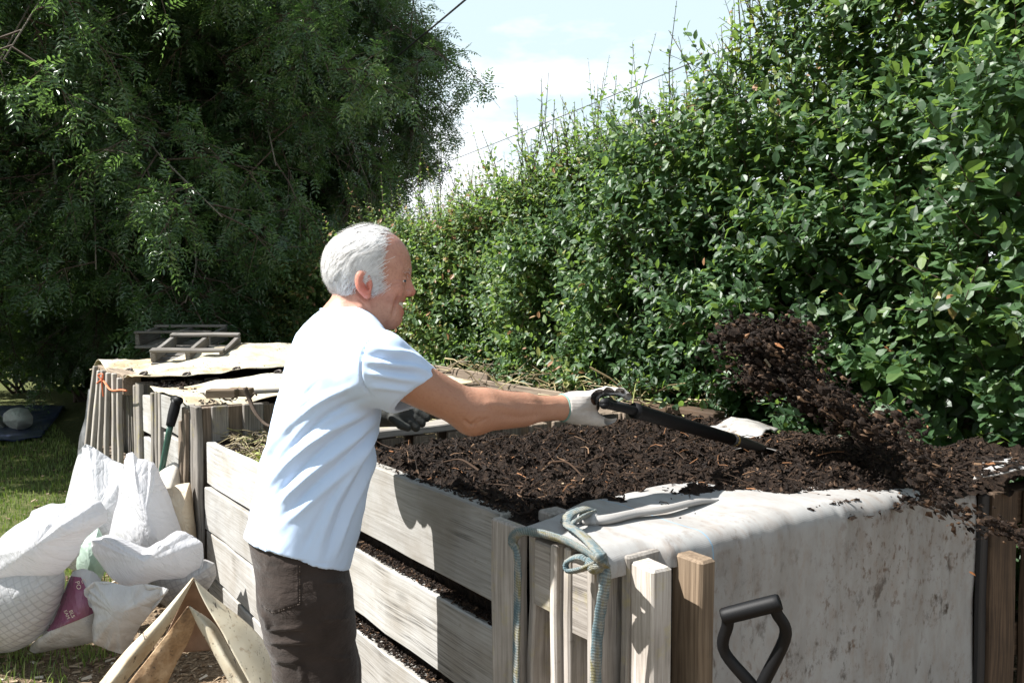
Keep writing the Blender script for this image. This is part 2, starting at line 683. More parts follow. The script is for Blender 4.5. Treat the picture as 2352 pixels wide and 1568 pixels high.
GZ = gz(GX, GY).reshape(GX.shape)
GZ[(np.abs(GX) > 20) | (np.abs(GY) > 25)] = -0.02
gridsurf(mb, np.stack([GX, GY, GZ], -1)[:, :, :])
o = mb.build('ground', M['ground'], smooth=True)
tag(o, 'lawn and bare chipped soil in front of the compost bins', 'ground', kind='structure')


def blades(xy, h, wd, rn, mb, lean=0.5):
    n = len(xy)
    z = gz(xy[:, 0], xy[:, 1])
    b = np.column_stack([xy, z])
    th = rng.random(n) * 6.283
    s = np.column_stack([np.cos(th), np.sin(th), 0 * th])
    l = np.column_stack([np.cos(th + 1.3), np.sin(th + 1.3), 0 * th]) * (lean * rng.random(n) * h)[:, None]
    up = np.zeros((n, 3))
    up[:, 2] = h
    wv = s * (wd / 2)[:, None]
    V = np.stack([b - wv, b + wv, b + up * 0.6 + l * 0.35 + wv * 0.7, b + up * 0.6 + l * 0.35 - wv * 0.7, b + up + l], 1)
    k = np.arange(n)[:, None] * 5
    mb.add(V.reshape(-1, 3), k + np.array([[0, 1, 2, 3]]), rnd=np.repeat(rn, 5))
    mb.f.append((k + np.array([[3, 2, 4]]) + mb.n - 5 * n, 0))


M['grass'] = leaf_mat('grass_blades', [(0.0, (0.06, 0.10, 0.022)), (0.45, (0.12, 0.19, 0.042)), (0.8, (0.22, 0.28, 0.075)), (1.0, (0.40, 0.34, 0.19))], 0.5, 0.35, (0.2, 0.3, 0.03))
mb = MB()
N = 60000
yy = 4.4 + 9 * rng.random(N) ** 1.25
xx = -3.5 + 4.7 * rng.random(N)
xy = np.column_stack([xx, yy])
den = fbm(np.column_stack([xy * 1.3, np.zeros(N)]), 3)
keep = (xx * 0.9 + (4.6 - yy) * 0.55 + den * 0.6 < 0.45)
xy = xy[keep]
blades(xy, 0.02 + 0.035 * rng.random(len(xy)), 0.004 + 0.004 * rng.random(len(xy)), np.clip(rng.normal(0.45, 0.22, len(xy)), 0, 1), mb)
# tufts in the foreground soil
for (px, py, cnt, sp_, hh) in [(15, 1510, 60, .08, .06), (80, 1495, 30, .05, .05), (195, 1496, 70, .05, .07), (235, 1500, 30, .04, .05), (150, 1530, 30, .06, .05), (60, 1545, 30, .1, .04), (10, 1560, 50, .08, .06), (120, 1565, 30, .05, .05)]:
    c = on(px, py, 2, 0.0)
    q = c[:2] + rng.normal(0, sp_, (cnt, 2))
    blades(q, hh * (0.5 + 0.7 * rng.random(cnt)), 0.004 + 0.003 * rng.random(cnt), np.clip(rng.normal(0.55, 0.2, cnt), 0, 1), mb, 0.8)
o = mb.build('grass', M['grass'])
tag(o, 'short green grass on the lawn and in tufts on the soil', 'grass', kind='stuff')

# wood chips and leaf litter on the soil
M['chip'] = leaf_mat('wood_chip', [(0.0, (0.05, 0.03, 0.018)), (0.5, (0.17, 0.115, 0.07)), (0.85, (0.36, 0.28, 0.19)), (1.0, (0.55, 0.5, 0.42))], 0.8, 0.05, (0.2, 0.12, 0.05), spec=0.2)


def chips(mb, pos, size, rn, flat=0.8, nrm=None):
    n = len(pos)
    th = rng.random(n) * 6.283
    tilt = (rng.random(n) - 0.5) * 2 * (1 - flat) * 1.6
    d = unit(np.column_stack([np.cos(th), np.sin(th), tilt]))
    s = unit(np.cross(d, np.column_stack([rng.normal(0, 0.35, n), rng.normal(0, 0.35, n), np.ones(n)])))
    u = np.cross(s, d)
    L = size[:, None]
    Wd = (size * (0.18 + 0.35 * rng.random(n)))[:, None]
    T = (size * (0.08 + 0.12 * rng.random(n)))[:, None]
    c = pos
    V = np.stack([c - d*L/2 - s*Wd/2, c + d*L/2 - s*Wd/3, c + d*L/2.4 + s*Wd/2, c - d*L/2.2 + s*Wd/2.5,
                  c - d*L/2.4 - s*Wd/3 + u*T, c + d*L/2.3 - s*Wd/4 + u*T, c + d*L/2.8 + s*Wd/3 + u*T*0.7, c - d*L/2.6 + s*Wd/3.2 + u*T*1.2], 1)
    k = np.arange(n)[:, None] * 8
    F = np.concatenate([k + np.array([q]) for q in [(4, 5, 6, 7), (0, 1, 5, 4), (1, 2, 6, 5), (2, 3, 7, 6), (3, 0, 4, 7)]])
    mb.add(V.reshape(-1, 3), F, rnd=np.repeat(rn, 8))


mb = MB()
N = 9000
xy = np.column_stack([-0.6 + 1.62 * rng.random(N), 2.2 + 3.4 * rng.random(N)])
keep = xy[:, 0] * 0.9 + (4.6 - xy[:, 1]) * 0.55 > 0.45 + 0.25 * rng.normal(0, 1, N)
xy = xy[keep]
pz = np.column_stack([xy, gz(xy[:, 0], xy[:, 1]) + 0.003])
chips(mb, pz, 0.012 + 0.03 * rng.random(len(xy)) ** 2, np.clip(rng.normal(0.55, 0.25, len(xy)), 0, 1))
N = 900
xy = np.column_stack([-2.5 + 3.5 * rng.random(N), 5 + 6 * rng.random(N)])
chips(mb, np.column_stack([xy, gz(xy[:, 0], xy[:, 1]) + 0.02]), 0.012 + 0.028 * rng.random(N), np.clip(rng.normal(0.4, 0.25, N), 0, 0.85), 0.6)
o = mb.build('wood_chippings', M['chip'])
tag(o, 'loose wood chippings and dry leaf litter scattered on the bare soil', 'wood chips', kind='stuff')

# ================================================================== VEGETATION
HI_V = np.array([(0, 0, 0), (.16, .30, .02), (.16, 0, -.01), (.16, -.30, .02), (.46, .50, .035), (.46, 0, -.02), (.46, -.50, .035), (.78, .30, -.01), (.78, 0, -.05), (.78, -.30, -.01), (1, 0, -.11)])
HI_F = [(0, 2, 1), (0, 3, 2), (1, 2, 5, 4), (2, 3, 6, 5), (4, 5, 8, 7), (5, 6, 9, 8), (7, 8, 10), (8, 9, 10)]
LO_V = np.array([(0, 0, 0), (.30, .46, .05), (.70, .38, .03), (1, 0, -.06), (.70, -.38, .03), (.30, -.46, .05)])
LO_F = [(0, 3, 2, 1), (0, 5, 4, 3)]


def add_leaves(mb, P, D, Nn, L, W, rn, hi=False, mat=0):
    """oval leaves: base P, direction D, upper-face normal N"""
    TV, TF = (HI_V, HI_F) if hi else (LO_V, LO_F)
    D = unit(D)
    S = unit(np.cross(Nn, D))
    Nn = np.cross(D, S)
    n, k = len(P), len(TV)
    V = P[:, None, :] + L[:, None, None] * TV[None, :, 0:1] * D[:, None, :] + W[:, None, None] * TV[None, :, 1:2] * S[:, None, :] + L[:, None, None] * TV[None, :, 2:3] * Nn[:, None, :]
    b = np.arange(n)[:, None] * k
    first = mb.n
    mb.add(V.reshape(-1, 3), b + np.array([TF[0]]), rnd=np.repeat(rn, k), mat=mat)
    by = {}
    for q in TF[1:]:
        by.setdefault(len(q), []).append(q)
    for q in by.values():
        mb.f.append((np.concatenate([b + np.array([z]) for z in q]) + first, mat))


def stems(mb, P0, P1, P2, r, mat=1, sides=3):
    """many thin bent twigs through three points"""
    n = len(P0)
    rings = []
    for q, (c, d) in enumerate(((P0, P1 - P0), (P1, P2 - P0), (P2, P2 - P1))):
        d = unit(d)
        s = unit(np.cross(d, A(0.3, 0.9, 0.1)))
        u = np.cross(s, d)
        rr = (r * (1.0, 0.75, 0.35)[q])[:, None]
        rings.append(np.stack([c + rr * (math.cos(a) * s + math.sin(a) * u) for a in np.arange(sides) * 6.283 / sides], 1))
    V = np.concatenate(rings, 1)
    b = np.arange(n)[:, None] * (3 * sides)
    F = [(k*sides+i, k*sides+(i+1) % sides, (k+1)*sides+(i+1) % sides, (k+1)*sides+i) for k in range(2) for i in range(sides)]
    mb.add(V.reshape(-1, 3), np.concatenate([b + np.array([q]) for q in F]), mat=mat)


M['bark'] = simple('twig_bark', (0.075, 0.055, 0.042), 0.85, 0.2, 60, 0.5, 0.4)
M['trunk'] = simple('ash_bark', (0.17, 0.15, 0.12), 0.9, 0.15, 40, 0.8, 0.4)
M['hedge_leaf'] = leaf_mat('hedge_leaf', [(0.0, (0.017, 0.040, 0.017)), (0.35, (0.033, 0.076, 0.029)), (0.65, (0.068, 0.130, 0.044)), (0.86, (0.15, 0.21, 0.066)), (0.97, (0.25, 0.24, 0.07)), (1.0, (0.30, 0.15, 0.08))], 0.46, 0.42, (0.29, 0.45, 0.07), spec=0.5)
M['ash_leaf'] = leaf_mat('ash_leaf', [(0.0, (0.032, 0.066, 0.030)), (0.5, (0.056, 0.106, 0.044)), (0.85, (0.096, 0.158, 0.054)), (1.0, (0.17, 0.24, 0.062))], 0.30, 0.40, (0.20, 0.36, 0.06), spec=0.7)
M['sapling_leaf'] = leaf_mat('sapling_leaf', [(0.0, (0.05, 0.13, 0.016)), (0.6, (0.10, 0.21, 0.02)), (0.9, (0.18, 0.26, 0.03)), (1.0, (0.35, 0.16, 0.06))], 0.4, 0.45, (0.36, 0.55, 0.03))


def shoots(mb, B, D, Ls, nl, leaf_len, rn0, gather=1.0, stem_r=0.0022, hi_depth=4.3, stem_frac=0.4, up_tip=0.35, aspect=0.56):
    """leafy shoots: bases B, directions D, lengths Ls; nl alternate leaves on each"""
    n = len(B)
    D = unit(D)
    tipd = unit(D + A(0, 0, 1) * up_tip + rng.normal(0, 0.22, (n, 3)))
    P1 = B + D * (Ls * 0.5)[:, None]
    P2 = P1 + tipd * (Ls * 0.5)[:, None]
    ks = rng.random(n) < stem_frac
    if ks.any():
        stems(mb, B[ks], P1[ks], P2[ks], stem_r * (0.7 + 0.8 * rng.random(ks.sum())))
    u = (np.arange(nl) + 0.5) / nl
    u = 0.12 + 0.88 * u
    T = u[None, :] + rng.normal(0, 0.02, (n, nl))
    pos = np.where((T < 0.5)[..., None], B[:, None] + (P1 - B)[:, None] * (T * 2)[..., None], P1[:, None] + (P2 - P1)[:, None] * (T * 2 - 1)[..., None])
    ax = np.where((T < 0.5)[..., None], D[:, None], tipd[:, None])
    ang = np.arange(nl)[None, :] * 2.4 + rng.random((n, 1)) * 6.283 + rng.normal(0, 0.4, (n, nl))
    s = unit(np.cross(ax, A(0.21, 0.37, 0.9)))
    v = np.cross(ax, s)
    rad = np.cos(ang)[..., None] * s + np.sin(ang)[..., None] * v
    ld = unit(rad + ax * (0.35 + 0.5 * T[..., None]) + A(0, 0, -0.12) + rng.normal(0, 0.18, (n, nl, 3)))
    nm = unit(A(-0.25, -0.1, 1.0) + 0.55 * D[:, None] + rng.normal(0, 0.38, (n, nl, 3)))
    Lf = leaf_len[:, None] * (0.65 + 0.6 * rng.random((n, nl))) * np.clip(1.25 - T ** 3, 0.4, 1)
    rn = np.clip(rn0[:, None] + 0.16 * rng.normal(0, 1, (n, nl)) + 0.30 * np.clip(T - 0.75, 0, 1) * 2, 0, 1)
    pos, ld, nm, Lf, rn = pos.reshape(-1, 3), ld.reshape(-1, 3), nm.reshape(-1, 3), Lf.ravel(), rn.ravel()
    dep = (pos - CAM) @ FW
    for hi in (True, False):
        m = (dep < hi_depth) == hi
        if m.any():
            add_leaves(mb, pos[m], ld[m], nm[m], Lf[m], Lf[m] * aspect * (0.85 + 0.3 * rng.random(m.sum())), rn[m], hi)


def in_view(P, mar=420):
    q = P - CAM
    d = q @ FW
    x = 1176 + FPX * (q @ RT) / np.maximum(d, 0.01)
    y = 784 - FPX * (q @ UP) / np.maximum(d, 0.01)
    return (d > 0.2) & (x > -mar) & (x < 2352 + mar) & (y > -mar) & (y < 1568 + mar)


def hedge_top(Y):
    return np.interp(Y, [-1, 1.7, 2.2, 2.45, 2.6, 2.85, 3.3, 4.4, 5.5, 6.4, 8.0, 9.5], [3.6, 3.3, 2.88, 2.62, 2.50, 2.42, 2.36, 2.22, 2.06, 1.96, 1.80, 1.70])


def hedge_face(Y, Z):
    p = np.column_stack([Y * 1.0, Z * 1.0, 0 * Y])
    return 3.02 - 0.10 * np.sin(np.clip(Z / 2.6, 0, 1) * 3.1) - 0.27 * fbm(p * 1.5 + 5.2, 3) - 0.20 * vnoise(p * 4.1) - 0.30 * np.clip((1.4 - Y) / 1.1, 0, 1) * np.clip(Z - 1.1, 0, 1)


mb = MB()
# face of the hedge; leaves tinted lighter high up and far off as sunlight
N = 10500
Y = 0.15 + 9.2 * rng.random(N)
Z = 0.35 + (hedge_top(Y) - 0.4) * rng.random(N)
depth = rng.random(N) ** 2 * 0.28
X = hedge_face(Y, Z) + depth
B = np.column_stack([X + 0.18, Y, Z])
k = in_view(B)
B, depth = B[k], depth[k]
kq = rng.random(len(B)) < np.clip(0.62 + 0.2 * (B[:, 2] - 1.0) + 0.12 * (B[:, 1] - 1.0), 0.55, 1)
B = B[kq]
n = len(B)
D = unit(A(-1.0, -0.15, 0.45) + rng.normal(0, 0.45, (n, 3)))
Ls = 0.20 + 0.28 * rng.random(n) ** 1.5
blotch = fbm(B * 1.4, 2)
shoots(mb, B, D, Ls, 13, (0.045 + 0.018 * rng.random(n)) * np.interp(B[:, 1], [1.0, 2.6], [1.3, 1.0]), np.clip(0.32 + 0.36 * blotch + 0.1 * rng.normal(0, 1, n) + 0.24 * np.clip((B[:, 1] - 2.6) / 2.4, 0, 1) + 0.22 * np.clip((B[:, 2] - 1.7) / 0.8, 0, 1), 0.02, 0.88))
# top of the hedge, upright shoots
N = 4200
Y = 0.15 + 9.2 * rng.random(N)
X = 2.98 + 1.7 * rng.random(N)
Z = hedge_top(Y) + 0.12 * (X - 3.0) + 0.16 * fbm(np.column_stack([X * 2, Y * 2, 0 * X]), 3) - 0.22
B = np.column_stack([X, Y, Z])
B = B[in_view(B)]
n = len(B)
D = unit(A(-0.25, -0.05, 1.0) + rng.normal(0, 0.28, (n, 3)))
shoots(mb, B, D, 0.22 + 0.25 * rng.random(n) ** 2, 14, 0.038 + 0.013 * rng.random(n), np.clip(0.68 + 0.14 * rng.normal(0, 1, n), 0.05, 0.96), stem_frac=0.7)
# long whippy shoots against the sky
N = 620
Y = 0.6 + 8.2 * rng.random(N)
X = 3.0 + 1.2 * rng.random(N)
Z = hedge_top(Y) + 0.1 * (X - 3.0) - 0.05
B = np.column_stack([X, Y, Z])
D = unit(A(-0.18, -0.05, 1.0) + rng.normal(0, 0.2, (N, 3)))
shoots(mb, B, D, 0.24 + 0.38 * rng.random(N) ** 1.6, 16, 0.032 + 0.014 * rng.random(N), np.clip(0.66 + 0.12 * rng.normal(0, 1, N), 0.2, 0.95), stem_frac=1.0, stem_r=0.0034, up_tip=0.5)
# inner foliage that closes the hedge, coloured dark to stand for shade in its gaps
N = 34000
Y = 0.1 + 9.4 * rng.random(N)
Z = 0.1 + (hedge_top(Y) - 0.35) * rng.random(N)
X = hedge_face(Y, Z) + 0.30 + 0.8 * rng.random(N) ** 1.2
P = np.column_stack([X, Y, Z])
P = P[in_view(P, 250)]
n = len(P)
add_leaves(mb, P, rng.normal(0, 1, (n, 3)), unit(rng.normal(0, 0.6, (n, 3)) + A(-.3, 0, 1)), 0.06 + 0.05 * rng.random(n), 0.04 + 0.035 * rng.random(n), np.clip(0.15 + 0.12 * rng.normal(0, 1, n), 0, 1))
N = 9000
Y = -0.5 + 10.4 * rng.random(N)
Z = 0.1 + (hedge_top(Y) - 0.45) * rng.random(N)
P = np.column_stack([3.9 + 0.9 * rng.random(N), Y, Z])
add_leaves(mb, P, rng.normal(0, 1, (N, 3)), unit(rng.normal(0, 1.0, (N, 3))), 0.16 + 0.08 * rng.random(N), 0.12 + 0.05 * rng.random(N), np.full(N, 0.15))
hedge = thing('hedge', (3.6, 4.5, 0), 'tall overgrown broad-leaved hedge running behind the compost bins', 'hedge')
mb.build('foliage', [M['hedge_leaf'], M['bark']], hedge, smooth=False)
mb = MB()
for k in range(46):
    y = 0.3 + 9.0 * (k + rng.random()) / 46
    x = 3.75 + 0.5 * rng.random()
    h = float(hedge_top(np.array([y]))[0])
    for s in range(2):
        tube(mb, [(x, y, -0.05), (x - 0.06 + 0.1 * rng.normal(), y + 0.1 * rng.normal(), h * 0.4), (x - 0.18 + 0.2 * rng.normal(), y + 0.25 * rng.normal(), h * 0.95)], [0.022, 0.016, 0.006], 5, n=7)
mb.build('stem', M['bark'], hedge, smooth=True)


def compound(mb, P, D, Nn, L, pairs, ll, wl, rn, mat=0, hi=False):
    """pinnate leaves: rachis from P along D (slightly drooping), leaflet pairs plus a terminal one"""
    D = unit(D)
    S = unit(np.cross(Nn, D))
    Nn = np.cross(D, S)
    n = len(P)
    PP, DD, NN, LL, RR = [], [], [], [], []
    for q in range(pairs):
        u = 0.25 + 0.72 * q / (pairs - 0.3)
        c = P + D * (L * u)[:, None] - A(0, 0, 1) * (0.22 * L * u * u)[:, None]
        for sg in (1, -1):
            PP.append(c)
            DD.append(unit(S * sg + D * (0.45 + 0.25 * rng.random((n, 1))) + rng.normal(0, 0.10, (n, 3)) - A(0, 0, 0.15)))
            NN.append(unit(Nn + S * sg * -0.15 + rng.normal(0, 0.16, (n, 3))))
            LL.append(ll * (0.85 + 0.3 * rng.random(n)) * (0.8 + 0.4 * math.sin(3.1 * u)))
            RR.append(rn)
    c = P + D * L[:, None] - A(0, 0, 1) * (0.22 * L)[:, None]
    PP.append(c)
    DD.append(unit(D - A(0, 0, 0.35)))
    NN.append(Nn)
    LL.append(ll * 1.05)
    RR.append(rn)
    PP, DD, NN, LL, RR = np.concatenate(PP), np.concatenate(DD), np.concatenate(NN), np.concatenate(LL), np.concatenate(RR)
    RR = np.clip(RR + 0.08 * rng.normal(0, 1, len(RR)), 0, 1)
    add_leaves(mb, PP, DD, NN, LL, LL * wl, RR, hi, mat)


def ash_tree(base, height, limbs, seed_pts, label, dens=1.0, rn0=0.4, margin=500, ks=1.0, prune=None):
    """trunk with arching limbs; each limb carries side branches, twigs and pinnate leaves"""
    bx, by = base
    root = thing('ash_tree', (bx, by, 0), label, 'tree', 'ash trees behind the bins')
    tb = MB()
    tube(tb, [(bx, by, -0.1), (bx + 0.08, by - 0.05, height * 0.3), (bx - 0.1, by + 0.1, height * 0.65), (bx, by, height)], [0.26, 0.2, 0.13, 0.04], 12, n=16)
    cb = MB()
    tw0, tw1, tw2 = [], [], []
    for (z0, tx, ty, tz, r0) in seed_pts:
        a = A(bx, by, z0)
        e = A(tx, ty, tz)
        for _ in range(12):
            if prune is None or prune(e[None])[0]:
                break
            e = a + (e - a) * 0.88
        mid = a * 0.45 + e * 0.55 + A(0, 0, 0.25 * np.linalg.norm(e[:2] - a[:2]))
        jt = 0.05 * np.linalg.norm(e - a)
        pts = catmull([a, a * 0.75 + mid * 0.25 + A(0, 0, .1) + rng.normal(0, jt, 3), mid + rng.normal(0, jt, 3), mid * 0.5 + e * 0.5 + A(0, 0, 0.1) + rng.normal(0, jt, 3), e], 14)
        if prune is not None:
            okp = prune(pts - RT * 0.25) & prune(pts + RT * 0.12)
            last = int(np.argmin(okp)) if not okp.all() else len(pts)
            if last >= 4:
                tube(tb, pts[:last], [r0, r0 * 0.6, 0.006], 6)
        else:
            tube(tb, pts, [r0, r0 * 0.6, 0.008], 6)
        Ld = np.linalg.norm(e - a)
        nb = int(Ld * 5.5 * dens)
        for q in range(nb):
            u = 0.12 + 0.88 * (q + rng.random()) / nb
            i = min(int(u * 13), 12)
            c = pts[i] + (pts[i + 1] - pts[i]) * (u * 13 - i)
            d = unit(pts[min(i + 1, 13)] - pts[i])
            side = unit(np.cross(d, A(0, 0, 1)) * rng.choice([-1, 1]) + rng.normal(0, 0.45, 3) + A(0, 0, rng.normal(-0.05, 0.4)))
            l = (0.55 + 0.75 * rng.random()) * (1.15 - 0.5 * u)
            bd = unit(d * 0.6 + side)
            p1 = c + bd * l * 0.55
            p2 = c + bd * l + A(0, 0, -0.22 * l)
            tw0.append(c), tw1.append(p1), tw2.append(p2)
    tw0, tw1, tw2 = np.array(tw0), np.array(tw1), np.array(tw2)
    if prune is not None:
        kp = prune(tw2) & prune(tw0) & prune(tw1 + RT * 0.1)
        tw0, tw1, tw2 = tw0[kp], tw1[kp], tw2[kp]
    stems(cb, tw0, tw1, tw2, np.full(len(tw0), 0.008), 1, 4)
    # twigs on side branches
    m = 9
    u = 0.3 + 0.7 * rng.random((len(tw0), m))
    c = np.where((u < .55)[..., None], tw0[:, None] + (tw1 - tw0)[:, None] * (u / .55)[..., None], tw1[:, None] + (tw2 - tw1)[:, None] * ((u - .55) / .45)[..., None]).reshape(-1, 3)
    bd = np.repeat(unit(tw2 - tw0), m, 0)
    td = unit(bd * 0.5 + rng.normal(0, 0.62, bd.shape) + A(0, 0, -0.12))
    tl = 0.20 + 0.24 * rng.random(len(c))
    e = c + td * tl[:, None] + A(0, 0, -0.06)
    stems(cb, c, (c + e) / 2 + A(0, 0, 0.015), e, np.full(len(c), 0.0045), 1, 3)
    # pinnate leaves along twigs
    kk = 6
    u = 0.25 + 0.75 * rng.random((len(c), kk))
    P = (c[:, None] + (e - c)[:, None] * u[..., None]).reshape(-1, 3)
    TD = np.repeat(td, kk, 0)
    LD = unit(TD * 0.45 + rng.normal(0, 0.62, TD.shape) + A(0, 0, -0.18))
    NN = unit(A(0, 0, 1) + rng.normal(0, 0.5, TD.shape) + 0.2 * SUN - 0.15 * FH)
    vis = in_view(P, margin)
    if prune is not None:
        vis &= prune(P + LD * 0.18)
    P, LD, NN = P[vis], LD[vis], NN[vis]
    n = len(P)
    bl = fbm(P * 0.9, 2)
    compound(cb, P, LD, NN, 0.14 + 0.08 * rng.random(n), 4, (0.043 + 0.015 * rng.random(n)) * ks, 0.33, np.clip(rn0 + 0.35 * bl + 0.12 * rng.normal(0, 1, n), 0, 1))
    cb.build('crown', [M['ash_leaf'], M['bark']], root)
    tb.build('trunk', M['trunk'], root, smooth=True)
    return n


def crown_edge(P):
    """the ash crowns stop short of the hedge, with one bough reaching out"""
    q = P - CAM
    d = q @ FW
    x = 1176 + FPX * (q @ RT) / d
    y = 784 - FPX * (q @ UP) / d
    lim = np.interp(y, [-300, 0, 45, 90, 130, 165, 205, 240, 300, 350, 400, 440, 500, 560, 700], [900, 945, 985, 1030, 1085, 1160, 1110, 1065, 1050, 1035, 1010, 945, 880, 800, 740])
    return x < lim + 14 + 45 * vnoise(P * 2.2) + 55 * vnoise(P * 6.5)


def limb_set(bx, by, zs, rad, drop, n, az0=0, az1=360, r0=0.026):
    out = []
    for k in range(n):
        z = zs[0] + (zs[1] - zs[0]) * ((k * 0.618) % 1)
        az = R(az0 + (az1 - az0) * ((k + 0.3 * rng.random()) / n))
        rr = rad * (0.75 + 0.4 * rng.random())
        out.append((z, bx + rr * math.cos(az), by + rr * math.sin(az), max(0.9, z - drop * (0.4 + 0.8 * rng.random())), r0))
    return out


# az measured from +X towards +Y; the viewpoint lies towards -X -Y of the trees
tA = limb_set(1.6, 11.4, (2.6, 7.4), 4.0, 1.3, 26, 150, 330) + limb_set(1.6, 11.4, (2.0, 4.6), 3.4, 1.5, 14, 160, 320) + limb_set(1.6, 11.4, (3.0, 7.0), 3.4, 0.8, 8, -30, 150)
ash_tree((2.9, 12.2), 8.5, 0, tA, 'nearer ash tree with glinting leaves, drooping over the lawn at the far left', 1.25, 0.45, prune=crown_edge)
tC = limb_set(-3.2, 13.6, (2.5, 9.0), 3.6, 1.0, 26, 0, 360)  # out-of-view tree, added to throw shade over the back of the lawn
ash_tree((-3.2, 13.6), 9.5, 0, tC, 'unseen ash tree added beyond the left edge to shade the blue sheet', 0.5, 0.4, 9000, 1.5)
tB = limb_set(4.4, 12.0, (2.6, 8.0), 3.7, 1.2, 26, 170, 340) + limb_set(4.4, 12.0, (1.6, 4.4), 3.0, 1.3, 14, 170, 330) + limb_set(4.4, 12.0, (3.0, 7.0), 3.0, 0.8, 7, -20, 170)
e1 = at(1150, 185, 9.6)
e2 = at(1060, 330, 9.8)
e3 = at(1000, 110, 10.2)
tB += [(4.6, *e1, 0.028), (3.6, *e2, 0.026), (5.6, *e3, 0.02), (4.2, *at(1030, 280, 10.5), 0.026), (3.0, *at(1000, 395, 10.8), 0.045), (2.4, *at(960, 440, 11.0), 0.045)]
ash_tree((4.4, 12.0), 9.0, 0, tB, 'darker ash tree behind, one long branch reaching out against the sky', 1.2, 0.30, prune=crown_edge)


def shrub(name, c, r, n, ll, label, cat, rn0, mat, group=None, hi_depth=4.3):
    c, r = A(*c), A(*r)
    root = thing(name, (c[0], c[1], 0), label, cat, group)
    mb = MB()
    d = unit(rng.normal(0, 1, (n, 3)))
    d[:, 2] = np.abs(d[:, 2]) * rng.choice([1, -0.45], n, p=[.7, .3])
    rr = (0.55 + 0.45 * rng.random((n, 1)) ** 0.6) * (1 + 0.22 * fbm(d * 2.3 + c, 2))[:, None]
    B = c + d * r * rr
    B[:, 2] = np.maximum(B[:, 2], 0.05)
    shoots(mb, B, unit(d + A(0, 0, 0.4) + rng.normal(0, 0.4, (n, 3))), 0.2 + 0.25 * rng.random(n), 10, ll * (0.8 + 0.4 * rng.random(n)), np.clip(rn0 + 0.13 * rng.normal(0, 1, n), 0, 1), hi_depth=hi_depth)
    m = n * 3
    P = c + unit(rng.normal(0, 1, (m, 3))) * r * 0.7 * rng.random((m, 1)) ** 0.4
    P = P[P[:, 2] > 0.03]
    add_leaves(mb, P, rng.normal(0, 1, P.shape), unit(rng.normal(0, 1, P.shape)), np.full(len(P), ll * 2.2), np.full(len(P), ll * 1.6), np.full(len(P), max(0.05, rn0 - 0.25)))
    mb.build('foliage', [M[mat], M['bark']], root)
    sb = MB()
    for k in range(5):
        q = rng.normal(0, 0.35, 3) * r
        tube(sb, [(c[0] + 0.05 * k - 0.1, c[1], -0.05), (c[0] + q[0] * .6, c[1] + q[1] * .6, c[2] * 0.6), (c[0] + q[0], c[1] + q[1], c[2] + 0.3 * r[2])], [0.025, 0.016, 0.006], 5, n=6)
    sb.build('stem', M['bark'], root, smooth=True)


p = at(680, 740, 9.3)
shrub('elder_bush', (p[0], p[1], 1.15), (0.95, 0.95, 1.05), 700, 0.06, 'grey-green bush filling the gap behind the man between hedge and ash trees', 'bush', 0.42, 'hedge_leaf')
p = at(900, 700, 8.7)
shrub('hawthorn_bush', (p[0] + 0.3, p[1] + 0.3, 1.25), (0.9, 1.1, 1.1), 900, 0.036, 'yellow-green bush closing the far end of the hedge', 'bush', 0.62, 'hedge_leaf')
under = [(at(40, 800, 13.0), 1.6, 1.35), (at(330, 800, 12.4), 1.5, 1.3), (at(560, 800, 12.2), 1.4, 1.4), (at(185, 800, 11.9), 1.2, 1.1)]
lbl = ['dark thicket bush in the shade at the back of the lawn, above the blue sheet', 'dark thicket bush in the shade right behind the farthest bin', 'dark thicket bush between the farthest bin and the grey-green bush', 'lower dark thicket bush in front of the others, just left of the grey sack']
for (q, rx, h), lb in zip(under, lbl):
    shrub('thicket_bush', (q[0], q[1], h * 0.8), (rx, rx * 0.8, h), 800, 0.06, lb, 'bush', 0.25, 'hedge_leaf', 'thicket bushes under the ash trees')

# far wood behind everything
mb = MB()
N = 24000
lat = (-1.05 + 1.25 * rng.random(N))
dep = 17 + 6 * rng.random(N)
P = CAM + FH * dep[:, None] + RT * (lat * dep)[:, None]
P[:, 2] = 9.0 * rng.random(N) ** 0.9 * (0.75 + 0.3 * np.sin(lat * 9)) * np.clip((0.05 - lat) * 4, 0.12, 1)
add_leaves(mb, P, rng.normal(0, 1, (N, 3)), unit(rng.normal(0, 0.7, (N, 3)) + A(0, 0, 1)), 0.28 + 0.2 * rng.random(N), 0.2 + 0.14 * rng.random(N), np.clip(0.3 + 0.2 * rng.normal(0, 1, N), 0, 1))
o = mb.build('woodland', [M['ash_leaf'], M['bark']])
tag(o, 'mass of dark woodland beyond the ash trees', 'woodland', kind='stuff')

